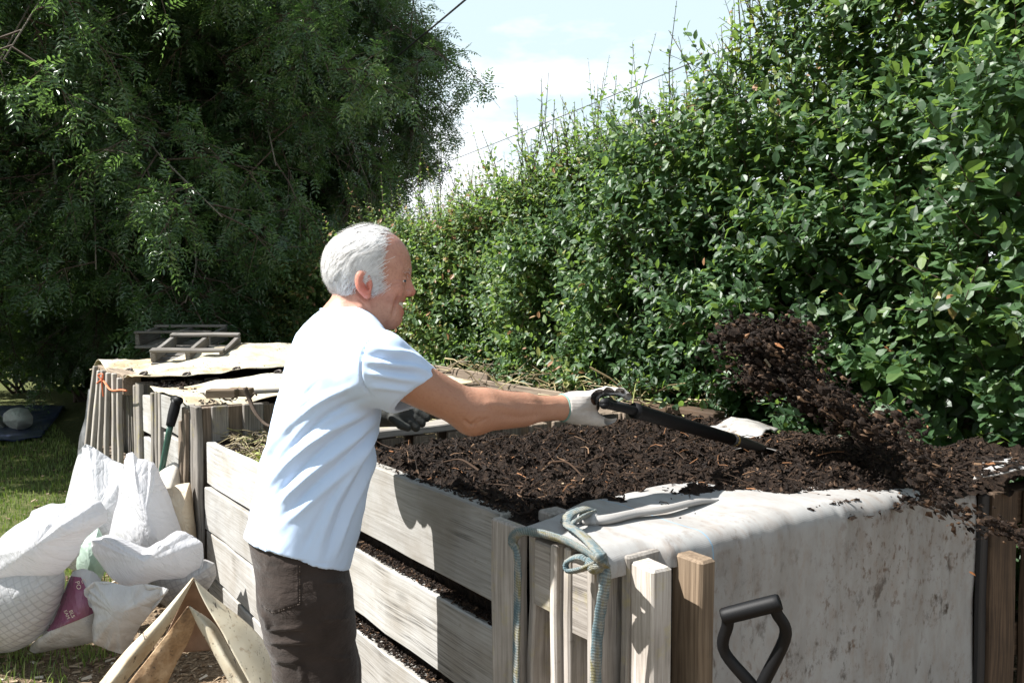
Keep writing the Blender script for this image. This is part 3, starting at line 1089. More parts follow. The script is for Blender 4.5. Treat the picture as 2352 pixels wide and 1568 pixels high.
# young ash growing up through the hedge, bright against the sky
root = thing('ash_sapling', (3.6, 4.0, 0), 'bright yellow-green ash sapling sprouting through the top of the hedge', 'sapling')
mb, sb = MB(), MB()
for (px, py, d) in [(1830, 560, 4.2), (1700, 520, 4.6), (1790, 470, 4.3), (1610, 440, 4.7), (1560, 520, 4.8), (1900, 430, 4.1), (1480, 500, 5.0), (1680, 400, 4.4), (1780, 120 + 200, 4.2)]:
    e = at(px, py, d)
    b = A(3.7, e[1] + 0.1, 1.2)
    tube(sb, [b, (b + e) / 2 + A(0.05, 0, 0.1), e], [0.012, 0.009, 0.004], 6, n=10)
    n = 16
    u = rng.random(n) * 0.3
    P = e - u[:, None] * A(0.1, 0.05, 0.9)
    th = rng.random(n) * 6.283
    LD = np.column_stack([np.cos(th) - 0.3, np.sin(th), 0.25 + 0.3 * rng.random(n)])
    compound(mb, P, LD, unit(A(0, 0, 1) + rng.normal(0, 0.3, (n, 3))), 0.18 + 0.1 * rng.random(n), 4, 0.085 + 0.025 * rng.random(n), 0.36, np.clip(rng.normal(0.45, 0.2, n), 0, 0.9), hi=True)
e = at(1760, 165, 4.15)
b = at(1830, 250, 4.2)
tube(sb, [A(3.7, b[1], 1.2), b, e], [0.014, 0.009, 0.004], 6, n=10)
compound(mb, np.repeat(e[None], 5, 0), A(*[[math.cos(a), math.sin(a), 0.5] for a in (0.3, 1.6, 2.9, 4.2, 5.5)]), np.repeat(A(0, 0, 1)[None], 5, 0), np.full(5, 0.14), 4, np.full(5, 0.05), 0.33, np.full(5, 0.97), hi=True)
mb.build('foliage', [M['sapling_leaf'], M['bark']], root)
sb.build('stem', M['bark'], root, smooth=True)

# ================================================================== COMPOST BINS
def pallet_wall(root, name, x0, x1, ys, h, mat, gap=0.035, wdt=0.095, top_block=0.145, zb=0.0, cols=3, rails=True, label=None, blocks=(0.0, 0.45)):
    """pallet stood on edge: upright deck boards on both faces of a core of blocks; ys = (near face, far face)"""
    y0, y1 = ys
    mb = MB()
    n = max(2, int((x1 - x0 + gap) / (wdt + gap)))
    st = (x1 - x0 - wdt) / (n - 1)
    for yy in (y0 + 0.011, y1 - 0.011):
        for k in range(n):
            xc = x0 + wdt / 2 + k * st
            hh = h - 0.012 * rng.random()
            plank(mb, (xc, yy, zb), (xc + 0.006 * rng.normal(), yy, hh), (1, 0, 0), wdt, 0.021)
    o = mb.build(name, M[mat], root, label=label)
    bb = MB()
    for c in range(cols):
        xc = x0 + 0.055 + (x1 - x0 - 0.11) * c / max(1, cols - 1)
        for z in [h - top_block / 2 - 0.012] + [zb + 0.06 + b for b in blocks]:
            plank(bb, (xc, y0 + 0.0225, z), (xc, y1 - 0.0225, z), (1, 0, 0), 0.10, top_block)
    if rails:
        for z in (h * 0.62, h * 0.25):
            plank(bb, (x0 + 0.11, (y0 + y1) / 2, z), (x1 - 0.11, (y0 + y1) / 2, z), (0, 0, 1), 0.09, max(0.02, y1 - y0 - 0.05))
    b = bb.build('block', M[mat], o)
    return o


def front_boards(root, y0, y1, spans, x=1.08, t=0.04, mat='board', labels=None):
    out = []
    for k, (a, b) in enumerate(spans):
        mb = MB()
        plank(mb, (x, y0, (a + b) / 2), (x + 0.004 * rng.normal(), y1, (a + b) / 2 + 0.004 * rng.normal()), (0, 0, 1), b - a, t, jit=0.002)
        out.append(mb.build('front_board', M[mat], root))
    return out


def timber(root, name, plan, z0, z1, mat, label=None):
    p = [A(*q[:2]) for q in plan]
    c = sum(p) / 4
    wd = ((p[1] - p[0]) + (p[2] - p[3])) / 2
    t = ((p[2] - p[1]) + (p[3] - p[0])) / 2
    mb = MB()
    plank(mb, (*c, z0), (*c, z1), (*wd, 0), np.linalg.norm(wd), np.linalg.norm(t), ch=0.005, jit=0.001)
    return mb.build(name, M[mat], root, label=label)


# ---- nearest bin
b1 = thing('compost_bin', (1.06, 2.1, 0), 'nearest compost bin with pale front boards, heaped with dark compost, beside the man', 'compost bin', 'row of pallet compost bins')
front_boards(b1, 1.492, 2.80, [(0.784, 1.003), (0.522, 0.724), (0.262, 0.462), (-0.02, 0.2)])
mb = MB()
plank(mb, (1.047, 1.435, -0.03), (1.047, 1.437, 1.0), (0, 1, 0), 0.108, 0.028)
mb.build('corner_post', M['post'], b1)
pallet_wall(b1, 'end_pallet', 1.045, 2.25, (1.268, 1.372), 0.992, 'post', label='pallet stood on end behind the rope, rough weathered edge')
pallet_wall(b1, 'end_pallet', 1.06, 2.26, (1.166, 1.264), 0.985, 'post', top_block=0.17)
mb = MB()
plank(mb, (1.215, 1.142, -0.03), (1.215, 1.142, 0.985), (1, 0, 0), 0.19, 0.022)
mb.build('upright_board', M['grey_wood'], b1)
T2 = [on(x, y, 2, 0.975) for x, y in [(1436, 1284), (1502, 1313), (1543, 1301), (1479, 1273)]]
timber(b1, 'upright_timber', T2, -0.03, 0.975, 'post', 'thick silvered upright with a round knot')
T3 = [on(x, y, 2, 0.975) for x, y in [(1540, 1266), (1610, 1290), (1648, 1283), (1580, 1259)]]
timber(b1, 'upright_timber', T3, -0.03, 0.975, 'tan_wood', 'orange-tan upright, newer wood than its neighbours')
mb = MB()
plank(mb, (1.165, 1.425, 0.5), (1.165, 1.425, 1.012), (1, 0, 0), 0.06, 0.045)
mb.build('corner_stake', M['post'], b1)
pallet_wall(b1, 'divider_pallet', 1.10, 2.74, (2.70, 2.80), 0.975, 'mid_wood')
mb = MB()
plank(mb, (1.12, 2.755, 0.992), (2.05, 2.76, 0.995), (0, 1, 0), 0.125, 0.03)
mb.build('capping_board', M['grey_wood'], b1)
mb = MB()
for z in (0.885, 0.75, 0.61, 0.47, .33, .19, .05):
    plank(mb, (2.785, 1.15, z), (2.79, 2.80, z + 0.01), (0, 0, 1), 0.12, 0.03)
plank(mb, (2.84, 2.3, 0.985), (2.81, 2.80, 0.995), (1, 0, 0), 0.09, 0.03)
mb.build('back_boards', M['dark_wood'], b1)

# ---- second bin
b2 = thing('compost_bin', (1.06, 3.4, 0), 'half-empty compost bin holding green garden waste, left of the man', 'compost bin', 'row of pallet compost bins')
front_boards(b2, 2.815, 3.93, [(0.63, 0.83), (0.405, 0.61), (0.185, 0.388), (-0.02, 0.168)])
pallet_wall(b2, 'divider_pallet', 1.055, 2.74, (3.985, 4.095), 0.985, 'mid_wood')
mb = MB()
plank(mb, (1.035, 3.985, -0.03), (1.04, 3.985, 0.99), (0, 1, 0), 0.085, 0.03)
plank(mb, (1.035, 4.075, -0.03), (1.04, 4.075, 0.985), (0, 1, 0), 0.07, 0.025)
mb.build('corner_post', M['grey_wood'], b2)
mb = MB()
plank(mb, (0.985, 4.135, -0.02), (1.02, 4.12, 0.97), (0, 1, 0), 0.075, 0.022)
plank(mb, (0.97, 4.08, -0.02), (1.012, 4.17, 0.90), (0, 1, 0), 0.05, 0.022)
mb.build('leaning_slat', M['mid_wood'], b2)
mb = MB()
plank(mb, (1.30, 3.962, 0.62), (1.30, 3.962, 0.985), (1, 0, 0), 0.10, 0.03)
plank(mb, (1.14, 3.968, 0.3), (1.14, 3.968, 0.985), (1, 0, 0), 0.08, 0.02)
mb.build('cleat', M['grey_wood'], b2)
mb = MB()
for z in (0.93, 0.78, 0.62, .45, .28, .1):
    plank(mb, (2.785, 2.82, z), (2.79, 4.10, z + 0.01), (0, 0, 1), 0.13, 0.03)
plank(mb, (2.80, 4.05, 1.0), (2.80, 4.95, 1.02), (0, 0, 1), 0.09, 0.03)
mb.build('back_boards', M['mid_wood'], b2)

# ---- third bin
b3 = thing('compost_bin', (1.06, 4.4, 0), 'third compost bin under a cream vinyl cover with a plank and blocks on top', 'compost bin', 'row of pallet compost bins')
front_boards(b3, 4.13, 4.69, [(0.80, 0.985), (0.56, 0.77), (0.32, 0.53), (0.06, 0.29)], x=1.05)
pallet_wall(b3, 'divider_pallet', 1.055, 2.74, (4.735, 4.845), 0.99, 'grey_wood')
mb = MB()
for y, x, h in ((4.70, 1.035, 0.995), (4.775, 1.035, 0.985), (4.85, 1.03, 0.975)):
    plank(mb, (x - 0.01, y, -0.03), (x, y, h), (0, 1, 0), 0.055, 0.03)
mb.build('corner_post', M['grey_wood'], b3)
# ---- fourth bin
b4 = thing('compost_bin', (1.06, 5.0, 0), 'narrow fourth compost bin with two whitish front boards', 'compost bin', 'row of pallet compost bins')
front_boards(b4, 4.93, 5.18, [(0.72, 0.94), (0.44, 0.68), (0.18, 0.4)], x=1.05)
pallet_wall(b4, 'divider_pallet', 1.045, 2.74, (5.245, 5.355), 1.0, 'grey_wood')
mb = MB()
plank(mb, (1.02, 5.215, -0.03), (1.025, 5.22, 1.0), (0, 1, 0), 0.10, 0.03)
plank(mb, (1.02, 5.30, -0.03), (1.025, 5.305, 0.98), (0, 1, 0), 0.05, 0.03)
mb.build('corner_post', M['grey_wood'], b4)
# ---- fifth bin
b5 = thing('compost_bin', (1.06, 5.9, 0), 'farthest compost bin with spaced upright slats tied with orange string', 'compost bin', 'row of pallet compost bins')
pallet_wall(b5, 'end_pallet', 1.0, 2.74, (6.35, 6.46), 1.03, 'grey_wood')
mb = MB()
for k, (y, lean) in enumerate(((5.44, 0), (5.62, 0.0), (5.82, -0.03), (6.02, -0.05), (6.15, -0.09), (6.32, -0.11))):
    plank(mb, (0.94 + lean, y, -0.02), (0.955, y - 0.01, 1.03 + 0.01 * rng.normal()), (0, 1, 0), 0.052, 0.028)
mb.build('front_slat', M['post'], b5)
mb = MB()
for z in (0.97, 0.38):
    plank(mb, (1.03, 5.42, z), (1.03, 6.38, z), (0, 0, 1), 0.13, 0.10)
mb.build('front_rail', M['mid_wood'], b5)
mb = MB()
for k in range(8):
    plank(mb, (1.16, 5.42 + 0.125 * k, 0), (1.16, 5.42 + 0.125 * k, 0.93), (0, 1, 0), 0.085, 0.02)
mb.build('inner_boards', M['grey_wood'], b5)
mb = MB()
tube(mb, [(0.93, 6.1, 0.93), (0.935, 5.9, 0.965), (0.93, 5.6, 0.93), (0.94, 5.3, 0.955), (0.95, 5.2, 0.96)], 0.006, 5, n=24)
tube(mb, [(0.93, 5.88, 1.0), (0.925, 5.88, 0.95), (0.93, 5.87, 0.86)], 0.005, 5, n=8)
tube(mb, [(0.93, 5.9, 0.97), (0.91, 5.93, 1.0), (0.93, 5.86, 1.01), (0.93, 5.9, 0.96)], 0.005, 5, n=10)
o = mb.build('orange_string', simple('orange_string', (0.55, 0.13, 0.05), 0.7))
tag(o, 'frayed orange string tied round the slats of the farthest bin', 'string')

# ------------------------------------------------------------------ compost
t = NT('compost_soil')
g = t.attr('gc').outputs['Vector']
n1 = t.noise(g, 70.0, 6, 0.7)
n2 = t.noise(g, 7.0, 4, 0.6)
c = t.ramp(n1.outputs[0], [(0.3, (0.005, 0.0032, 0.0024)), (0.52, (0.014, 0.0085, 0.0055)), (0.68, (0.042, 0.025, 0.015))]).outputs[0]
c = t.mix(t.ramp(n2.outputs[0], [(0.45, 0.0), (0.7, 0.5)]).outputs[0], c, (0.024, 0.015, 0.010))
t.bsdf(c, 0.8, 0.15, t.bump(n1.outputs[0], 1.0, 0.012))
M['compost'] = t.m
M['compost_bit'] = leaf_mat('compost_bits', [(0.0, (0.005, 0.0032, 0.0024)), (0.5, (0.016, 0.0098, 0.0066)), (0.78, (0.056, 0.033, 0.020)), (0.91, (0.17, 0.105, 0.062)), (0.96, (0.24, 0.085, 0.025)), (1.0, (0.34, 0.26, 0.17))], 0.75, 0.0, (0.1, 0.05, 0.02), spec=0.15)


def heap(rect, zf, step, skirt=0.0):
    x0, x1, y0, y1 = rect
    nx, ny = int((x1 - x0) / step) + 1, int((y1 - y0) / step) + 1
    X, Y = np.meshgrid(np.linspace(x0, x1, nx), np.linspace(y0, y1, ny), indexing='ij')
    Z = zf(X.ravel(), Y.ravel()).reshape(X.shape)
    return np.stack([X, Y, Z], -1)


def edgeY(x):
    return np.interp(x, [1.0, 1.17, 1.35, 1.54, 1.80, 1.95, 2.25, 3.0], [1.40, 1.32, 1.31, 1.27, 1.12, 1.08, 1.06, 0.90])


def z_main(x, y):
    p = np.column_stack([x, y, 0 * x])
    base = 0.955 + 0.035 * np.exp(-((x - 2.0) / 0.5) ** 2 - ((y - 1.7) / 0.6) ** 2) + 0.035 * fbm(p * 3.1, 3)
    base = base - 0.06 * np.clip((1.20 - x) / 0.1, 0, 1) * np.clip((y - 1.7) / 0.4, 0, 1) + 0.03 * np.clip((1.8 - y) / 0.4, 0, 1) - 0.03 * np.clip((y - 2.3) / 0.4, 0, 1)
    fine = 0.011 * ridged(p * 22, 3) + 0.010 * fbm(p * 55, 2) + 0.020 * ridged(p * 8.5 + 3, 2) - 0.012
    e = edgeY(x) + 0.04 * vnoise(p * 14) + 0.02 * vnoise(p * 45)
    d = y - e
    ramp_ = np.clip(d / 0.12, -0.5, 1)
    z = base + fine + 0.02 * np.clip((1.5 - y) / 0.3, 0, 1)
    return np.where(d > 0.12, z, 0.975 + (z - 0.975) * np.clip(ramp_, 0, 1) - 0.3 * np.clip(-d, 0, 0.2))


H1 = heap((1.068, 3.05, 0.72, 2.70), z_main, 0.0085)
mb = MB()
gridsurf(mb, H1, gc=H1)
fa = mb.f[0][0]
cen = H1.reshape(-1, 3)[fa].mean(1)
mb.f[0] = (fa[(cen[:, 1] > edgeY(cen[:, 0]) - 0.02 + 0.05 * vnoise(cen * 30)) & ((cen[:, 0] < 2.76) | (cen[:, 1] < 1.3))], 0)
# faces seen through the gaps between the boards
Yg, Zg = np.meshgrid(np.linspace(1.40, 2.70, 130), np.linspace(0.0, 0.95, 90), indexing='ij')
pf = np.column_stack([Yg.ravel(), Zg.ravel(), 0 * Yg.ravel()])
Xg = (1.112 + 0.012 * fbm(pf * 9, 3) + 0.008 * ridged(pf * 24, 2)).reshape(Yg.shape)
P = np.stack([Xg, Yg, Zg], -1)
gridsurf(mb, P, gc=P)
# chips, leaf scraps and lumps over the surface
N = 46000
u = rng.random(N)
x = 1.11 + 1.62 * rng.random(N)
y = 2.69 - 1.66 * rng.random(N) ** 0.8
k = y > edgeY(x) - 0.04 * rng.random(N)
x, y = x[k], y[k]
z = z_main(x, y)
pos = np.column_stack([x, y, z + 0.001])
rn = np.clip(rng.beta(2.0, 3.1, len(x)) + 0.14 * fbm(pos * 6, 2), 0, 1)
chips(mb, pos, 0.005 + 0.024 * rng.random(len(x)) ** 3, rn, 0.35, None)
mb.f[-1] = (mb.f[-1][0], 1)
# long scraps and twigs
for k in range(1100):
    x, y = 1.13 + 1.55 * rng.random(), 1.25 + 1.42 * rng.random()
    z = float(z_main(np.array([x]), np.array([y]))[0]) + 0.006
    a = rng.random() * 6.283
    l = 0.03 + 0.09 * rng.random() ** 2
    d = A(math.cos(a), math.sin(a), 0.25 * rng.normal())
    p = A(x, y, z)
    tube(mb, [p - d * l / 2, p + A(0, 0, 0.006 * rng.random()) + 0.006 * rng.normal(0, 1, 3), p + d * l / 2], [0.0011 + 0.0018 * rng.random() ** 2, 0.0008], 4, mat=1, rnd=float(np.clip(rng.normal(0.52, 0.24), 0, 0.93)), n=4, cap=False)
for (qx, qy, ex, ey, r) in [(1320, 1075, 1450, 1050, .004), (1470, 1060, 1560, 1040, .003), (1560, 1020, 1690, 1005, .003), (1380, 1100, 1420, 1010, .0035), (1270, 1060, 1340, 1095, .004), (1100, 1080, 1020, 1060, .004)]:
    a, b = on(qx, qy, 2, 0.985), on(ex, ey, 2, 0.985)
    tube(mb, [a, (a + b) / 2 + A(0, 0, 0.02), b], [r, r * 0.6], 6, mat=1, rnd=0.7, n=10)
# spilled crumbs on the board tops and post
N = 4200
yb = 1.45 + 1.3 * rng.random(N)
lev = rng.choice([1.003, 0.724, 0.462], N, p=[.12, .5, .38])
xb = np.where(lev > 1, 1.072 + 0.03 * rng.random(N), 1.066 + 0.036 * rng.random(N))
chips(mb, np.column_stack([xb, yb, lev + 0.002 + 0.006 * rng.random(N) * (lev < 1)]), 0.006 + 0.014 * rng.random(N) ** 2, np.clip(rng.beta(2, 2.8, N), 0, 1), 0.6)
mb.f[-1] = (mb.f[-1][0], 1)
o = mb.build('compost', [M['compost'], M['compost_bit']])
tag(o, 'dark crumbly compost with twigs and wood scraps filling the nearest bin', 'compost', kind='stuff')

# loose compost lying on the white sheet
mb = MB()
N = 2600
x = 1.22 + 1.45 * rng.random(N) ** 0.8
y = edgeY(x) - 0.10 * rng.random(N) ** 2.0
k = (y > np.interp(x, [1.2, 1.6, 2.2, 2.4, 2.9], [1.20, 1.115, 1.07, 1.04, 0.93])) & (rng.random(N) < np.clip((x - 1.25) / 0.5, 0.15, 1))
pos = np.column_stack([x, y, 0 * x + 0.994])[k]
chips(mb, pos, 0.007 + 0.02 * rng.random(len(pos)) ** 2, np.clip(rng.beta(2, 2.6, len(pos)), 0, 1), 0.7)
o = mb.build('compost_crumbs', M['compost_bit'])
tag(o, 'loose compost crumbs and bark scraps scattered along the top of the white sheet', 'compost crumbs', kind='stuff')

# green waste in the second bin
M['straw'] = leaf_mat('dry_stems', [(0.0, (0.05, 0.036, 0.02)), (0.4, (0.16, 0.12, 0.06)), (0.75, (0.36, 0.29, 0.15)), (0.9, (0.2, 0.26, 0.05)), (1.0, (0.35, 0.45, 0.06))], 0.6, 0.15, (0.3, 0.3, 0.05))
mb = MB()


def z_two(x, y):
    p = np.column_stack([x, y, 0 * x])
    return 0.79 + 0.05 * fbm(p * 5, 3) + 0.012 * ridged(p * 20, 2) - 0.02 * (x - 1.1)


H2 = heap((1.105, 2.75, 2.81, 3.97), z_two, 0.02)
gridsurf(mb, H2, gc=H2)
Yg, Zg = np.meshgrid(np.linspace(2.82, 3.97, 60), np.linspace(0.0, 0.8, 60), indexing='ij')
pf = np.column_stack([Yg.ravel(), Zg.ravel(), 0 * Yg.ravel()])
P = np.stack([(1.113 + 0.012 * fbm(pf * 9, 3)).reshape(Yg.shape), Yg, Zg], -1)
gridsurf(mb, P, gc=P)
N = 2400
x, y = 1.12 + 1.2 * rng.random(N), 2.85 + 1.1 * rng.random(N)
z = z_two(x, y)
a = rng.random(N) * 6.283
d = np.column_stack([np.cos(a), np.sin(a), 0.3 * rng.normal(0, 1, N)]) * (0.03 + 0.09 * rng.random(N))[:, None]
p = np.column_stack([x, y, z + 0.01 + 0.03 * rng.random(N)])
b0 = mb.n
stems(mb, p - d / 2, p + A(0, 0, 0.01), p + d / 2, np.full(N, 0.0028), 1, 4)
mb.rn[-1] = np.repeat(np.clip(rng.beta(2.2, 2, N), 0, 0.85), 12).astype(np.float32)
n = 260
c = on(600, 1045, 2, 0.82)
q = c + rng.normal(0, 1, (n, 3)) * A(0.12, 0.10, 0.02)
q = q[(q[:, 0] > 1.13)]
n = len(q)
q[:, 2] = z_two(q[:, 0], q[:, 1]) + 0.005 + 0.02 * rng.random(n)
add_leaves(mb, q, rng.normal(0, 1, (n, 3)) * A(1, 1, 0.3), unit(A(0, 0, 1) + rng.normal(0, 0.5, (n, 3))), 0.02 + 0.035 * rng.random(n), 0.01 + 0.014 * rng.random(n), 0.80 + 0.2 * rng.random(n), True, 1)
o = mb.build('garden_waste', [M['compost'], M['straw']])
tag(o, 'pulled green weeds and dry stems lying in the half-empty second bin', 'garden waste', kind='stuff')

# dark fill of the covered bins
mb = MB()
for (ya, yb, zz) in ((4.11, 4.73, 0.955), (4.86, 5.24, 0.95), (5.36, 6.34, 0.98)):
    Hf = heap((1.13 if ya < 5.3 else 1.18, 2.75, ya, yb), lambda x, y: zz + 0.015 * fbm(np.column_stack([x, y, 0 * x]) * 9, 3), 0.03)
    gridsurf(mb, Hf, gc=Hf)
    Yg, Zg = np.meshgrid(np.linspace(ya, yb, 30), np.linspace(0, zz, 40), indexing='ij')
    P = np.stack([1.125 + (0.06 if ya > 5.3 else 0) + 0.01 * np.sin(Yg * 40 + Zg * 31), Yg, Zg], -1)
    gridsurf(mb, P, gc=P)
N = 900
yb = 4.12 + 2.2 * rng.random(N)
chips(mb, np.column_stack([1.09 + 0.3 * rng.random(N), yb, 0.975 + 0.02 * rng.random(N)]), 0.01 + 0.03 * rng.random(N), rng.random(N) * 0.8, 0.4)
mb.f[-1] = (mb.f[-1][0], 1)
o = mb.build('old_compost', [M['compost'], M['compost_bit']])
tag(o, 'old compost showing between the boards of the covered bins', 'compost', kind='stuff')

# dead stems heaped behind the bins
mb = MB()
N = 380
x = 2.75 + 0.35 * rng.random(N)
y = 2.4 + 2.4 * rng.random(N)
z = 0.95 + 0.14 * rng.random(N) ** 1.5
a = rng.random(N) * 6.283
d = np.column_stack([0.5 * np.cos(a), np.sin(a), 0.35 * rng.normal(0, 1, N)]) * (0.06 + 0.22 * rng.random(N))[:, None]
p = np.column_stack([x, y, z])
stems(mb, p - d / 2, p + A(0, 0, 0.015), p + d / 2, 0.002 + 0.004 * rng.random(N), 0, 4)
mb.rn[-1] = np.repeat(np.clip(rng.beta(2.2, 2, N), 0, 0.85), 12).astype(np.float32)
o = mb.build('dead_stems', M['straw'])
tag(o, 'dry tangled plant stems heaped along the back of the bins below the hedge', 'dead stems', kind='stuff')

mb = MB()
pts = [on(563, 890, 1, 3.7), on(572, 915, 1, 3.7), on(585, 945, 1, 3.65), on(605, 970, 1, 3.6), on(622, 980, 1, 3.55)]
tube(mb, pts, [0.011, 0.010, 0.008, 0.006], 7, n=16)
tube(mb, [pts[1], on(580, 908, 1, 3.7), on(585, 902, 1, 3.66), on(590, 908, 1, 3.66)], [0.006, 0.004], 6, n=8)
o = mb.build('bent_twig', M['bark'], smooth=True)
tag(o, 'bent dry twig sticking up out of the half-empty bin', 'twig')

# ------------------------------------------------------------------ white woven sheet over the end of the nearest bin
t = NT('woven_sheet')
g = t.attr('gc').outputs['Vector']
sx = t.n('SeparateXYZ', Vector=g)
wv = t.math('ADD', t.math('MULTIPLY', t.math('SINE', t.math('MULTIPLY', sx.outputs[0], 2600)), 0.5), t.math('SINE', t.math('MULTIPLY', sx.outputs[1], 2100)))
big = t.noise(t.mapping(g, (9, 3.5, 1)), 1.0, 6, 0.65)
sp = t.noise(t.mapping(g, (48, 30, 1)), 1.0, 6, 0.72)
patchy = t.ramp(t.noise(t.mapping(g, (4.5, 3.0, 1)), 1.0, 3, 0.6).outputs[0], [(0.42, 0.15), (0.62, 1.0)]).outputs[0]
sp2 = t.noise(t.mapping(g, (13, 8, 1)), 1.0, 6, 0.7)
mud = t.noise(t.mapping(g, (30, 12, 1)), 1.0, 5, 0.7)
c = t.mix(t.ramp(big.outputs[0], [(0.42, 0.0), (0.72, 0.7)]).outputs[0], (0.335, 0.33, 0.32), (0.20, 0.178, 0.158))
c = t.mix(t.math('MULTIPLY', t.ramp(sp.outputs[0], [(0.53, 0.0), (0.63, 1.0)]).outputs[0], t.math('MULTIPLY', patchy, t.ramp(sx.outputs[1], [(0.2, 0.15), (0.45, 0.9)]).outputs[0])), c, (0.12, 0.075, 0.05))
c = t.mix(t.math('MULTIPLY', t.ramp(sp2.outputs[0], [(0.56, 0.0), (0.65, 1.0)]).outputs[0], t.ramp(sx.outputs[1], [(0.3, 0.0), (0.7, 1.0)]).outputs[0]), c, (0.05, 0.035, 0.025))
c = t.mix(t.math('MULTIPLY', t.ramp(mud.outputs[0], [(0.5, 0.0), (0.66, 1.0)]).outputs[0], t.ramp(sx.outputs[0], [(1.5, 0.0), (2.2, 0.45)]).outputs[0] if False else 0.28), c, (0.22, 0.15, 0.10))
ln = t.math('LESS_THAN', t.math('ABSOLUTE', t.math('SUBTRACT', sx.outputs[0], 1.345)), 0.0016)
c = t.mix(t.math('MULTIPLY', ln, 0.7), c, (0.15, 0.36, 0.55))
t.bsdf(c, 0.75, 0.25, t.bump(wv, 0.10, 0.0008), 0.12, (0.7, 0.66, 0.6))
M['sheet'] = t.m

ns, nt_ = 150, 120
P = np.zeros((ns, nt_, 3))
G = np.zeros((ns, nt_, 3))
for i, X in enumerate(np.linspace(1.042, 2.395, ns)):
    yl = np.interp(X, [1.0, 1.2, 1.23, 1.6, 2.22, 2.40], [1.15, 1.15, 1.125, 1.105, 1.066, 1.04])
    zt = np.interp(X, [1.0, 1.25, 1.6, 2.0, 2.40], [0.999, 0.999, 1.0, 0.992, 0.967])
    drop = np.interp(X, [1.0, 1.25, 1.30], [0.02, 0.02, 1.0])
    yb = float(np.interp(X, [1.03, 1.13, 1.30], [1.375, 1.385, 1.46]))
    top = max(yb - yl, 0.02)
    tot = top + 0.02 + (zt - 0.02) * drop
    for j, s in enumerate(np.concatenate([np.linspace(0, top, 45), top + (tot - top) * np.linspace(0, 1, 76)[1:]])[:nt_]):
        if s < top:
            y, z = yb - s, zt - 0.012 * max(0, (s - top + 0.03) / 0.03) ** 2
        else:
            q = s - top
            y, z = yl - 0.012 * (1 - math.exp(-q / 0.008)), zt - 0.012 - q
        P[i, j] = (X, y, max(z, 0.012))
        G[i, j] = (X, s, 0)
pp = P.reshape(-1, 3)
wob = (0.010 * fbm(pp * A(7, 7, 2.2), 3) + 0.006 * vnoise(pp * A(26, 8, 3))).reshape(ns, nt_)
sgn = np.clip((G[..., 1] - 0.3) / 0.1, 0, 1)
P[..., 1] -= np.abs(wob) * sgn * 1.6
soft = (0.012 * fbm(pp * A(3.5, 5, 3), 2)).reshape(ns, nt_)
P[..., 2] += (1 - sgn) * (soft + 0.0012 * ridged(pp * A(5, 9, 5), 2).reshape(ns, nt_)) * np.clip((G[..., 0] - 1.02) / 0.1, 0.15, 1)
P[..., 2] = np.maximum(P[..., 2], 0.01)
wsh = thing('woven_sheet', (1.7, 1.1, 0), 'dirty white woven sheet hanging over the end of the nearest bin', 'sheet')
mb = MB()
gridsurf(mb, P, gc=G, thick=0.0025)
mb.build('cloth', M['sheet'], wsh, smooth=True)
mb = MB()
pr = [on(1335, 1196, 2, 1.012), on(1395, 1192, 2, 1.015), on(1460, 1178, 2, 1.015), on(1530, 1168, 2, 1.015), on(1600, 1152, 2, 1.012), on(1650, 1150, 2, 1.0)]
tube(mb, pr, [0.013, 0.015, 0.013, 0.012, 0.011, 0.006], 10, n=30, flat=0.7)
# bunched knot of cloth under the rope
q = unit(rng.normal(0, 1, (1, 3)))
th, ph = np.meshgrid(np.linspace(0, 2 * math.pi, 25), np.linspace(0.02, math.pi - 0.02, 15), indexing='ij')
S = np.stack([np.sin(ph) * np.cos(th), np.sin(ph) * np.sin(th), np.cos(ph)], -1)
c = on(1352, 1192, 2, 1.012)
gridsurf(mb, (c + S * A(0.024, 0.03, 0.017) * (1 + 0.15 * vnoise(S.reshape(-1, 3) * 2.5).reshape(25, 15, 1)))[:, ::-1], gc=np.stack([th * 0.05 + 1.5, ph * 0.02, 0 * th], -1))
mb.build('rolled_edge', M['sheet'], wsh, smooth=True)


def patch(c0, c1, c2, c3, n, amp, seed, sag=0.0):
    u, v = np.meshgrid(np.linspace(0, 1, n), np.linspace(0, 1, n), indexing='ij')
    u, v = u[..., None], v[..., None]
    P = (1 - u) * (1 - v) * c0 + u * (1 - v) * c1 + u * v * c2 + (1 - u) * v * c3
    P[..., 2] += amp * fbm(P.reshape(-1, 3) * 7 + seed, 3).reshape(n, n) - sag * (np.sin(np.pi * u) * np.sin(np.pi * v))[..., 0]
    return P


mb = MB()
P = patch(on(1615, 985, 2, 0.99), on(1745, 1008, 2, 0.985), on(1790, 985, 2, 0.99), on(1680, 955, 2, 1.03), 30, 0.03, 3, -0.02)
gridsurf(mb, P, gc=P * A(1, 1, 0), thick=0.003)
o = mb.build('white_cloth', M['sheet'], smooth=True)
tag(o, 'crumpled scrap of white cloth poking out at the back of the compost, below the hedge', 'cloth', 'white cloth scraps behind the compost')
mb = MB()
P = patch(on(2235, 1090, 2, 1.03), on(2450, 1080, 2, 1.03), on(2450, 1036, 2, 1.04), on(2262, 1058, 2, 1.035), 36, 0.02, 8, -0.015)
gridsurf(mb, P, gc=P * A(1, 0.4, 0), thick=0.003)
n = 420
uv = rng.random((n, 2))
q = P[(uv[:, 0] * 35).astype(int), (uv[:, 1] * 35).astype(int)] + A(0, 0, 0.004)
o = mb.build('white_cloth', M['sheet'], smooth=True)
tag(o, 'mud-speckled white cloth at the right edge, beyond the dark pallet', 'cloth', 'white cloth scraps behind the compost')
mb = MB()
chips(mb, q + rng.normal(0, 0.004, q.shape) * A(1, 1, 0), 0.010 + 0.025 * rng.random(n), rng.beta(2, 3, n), 0.8)
o = mb.build('compost_scatter', M['compost_bit'])
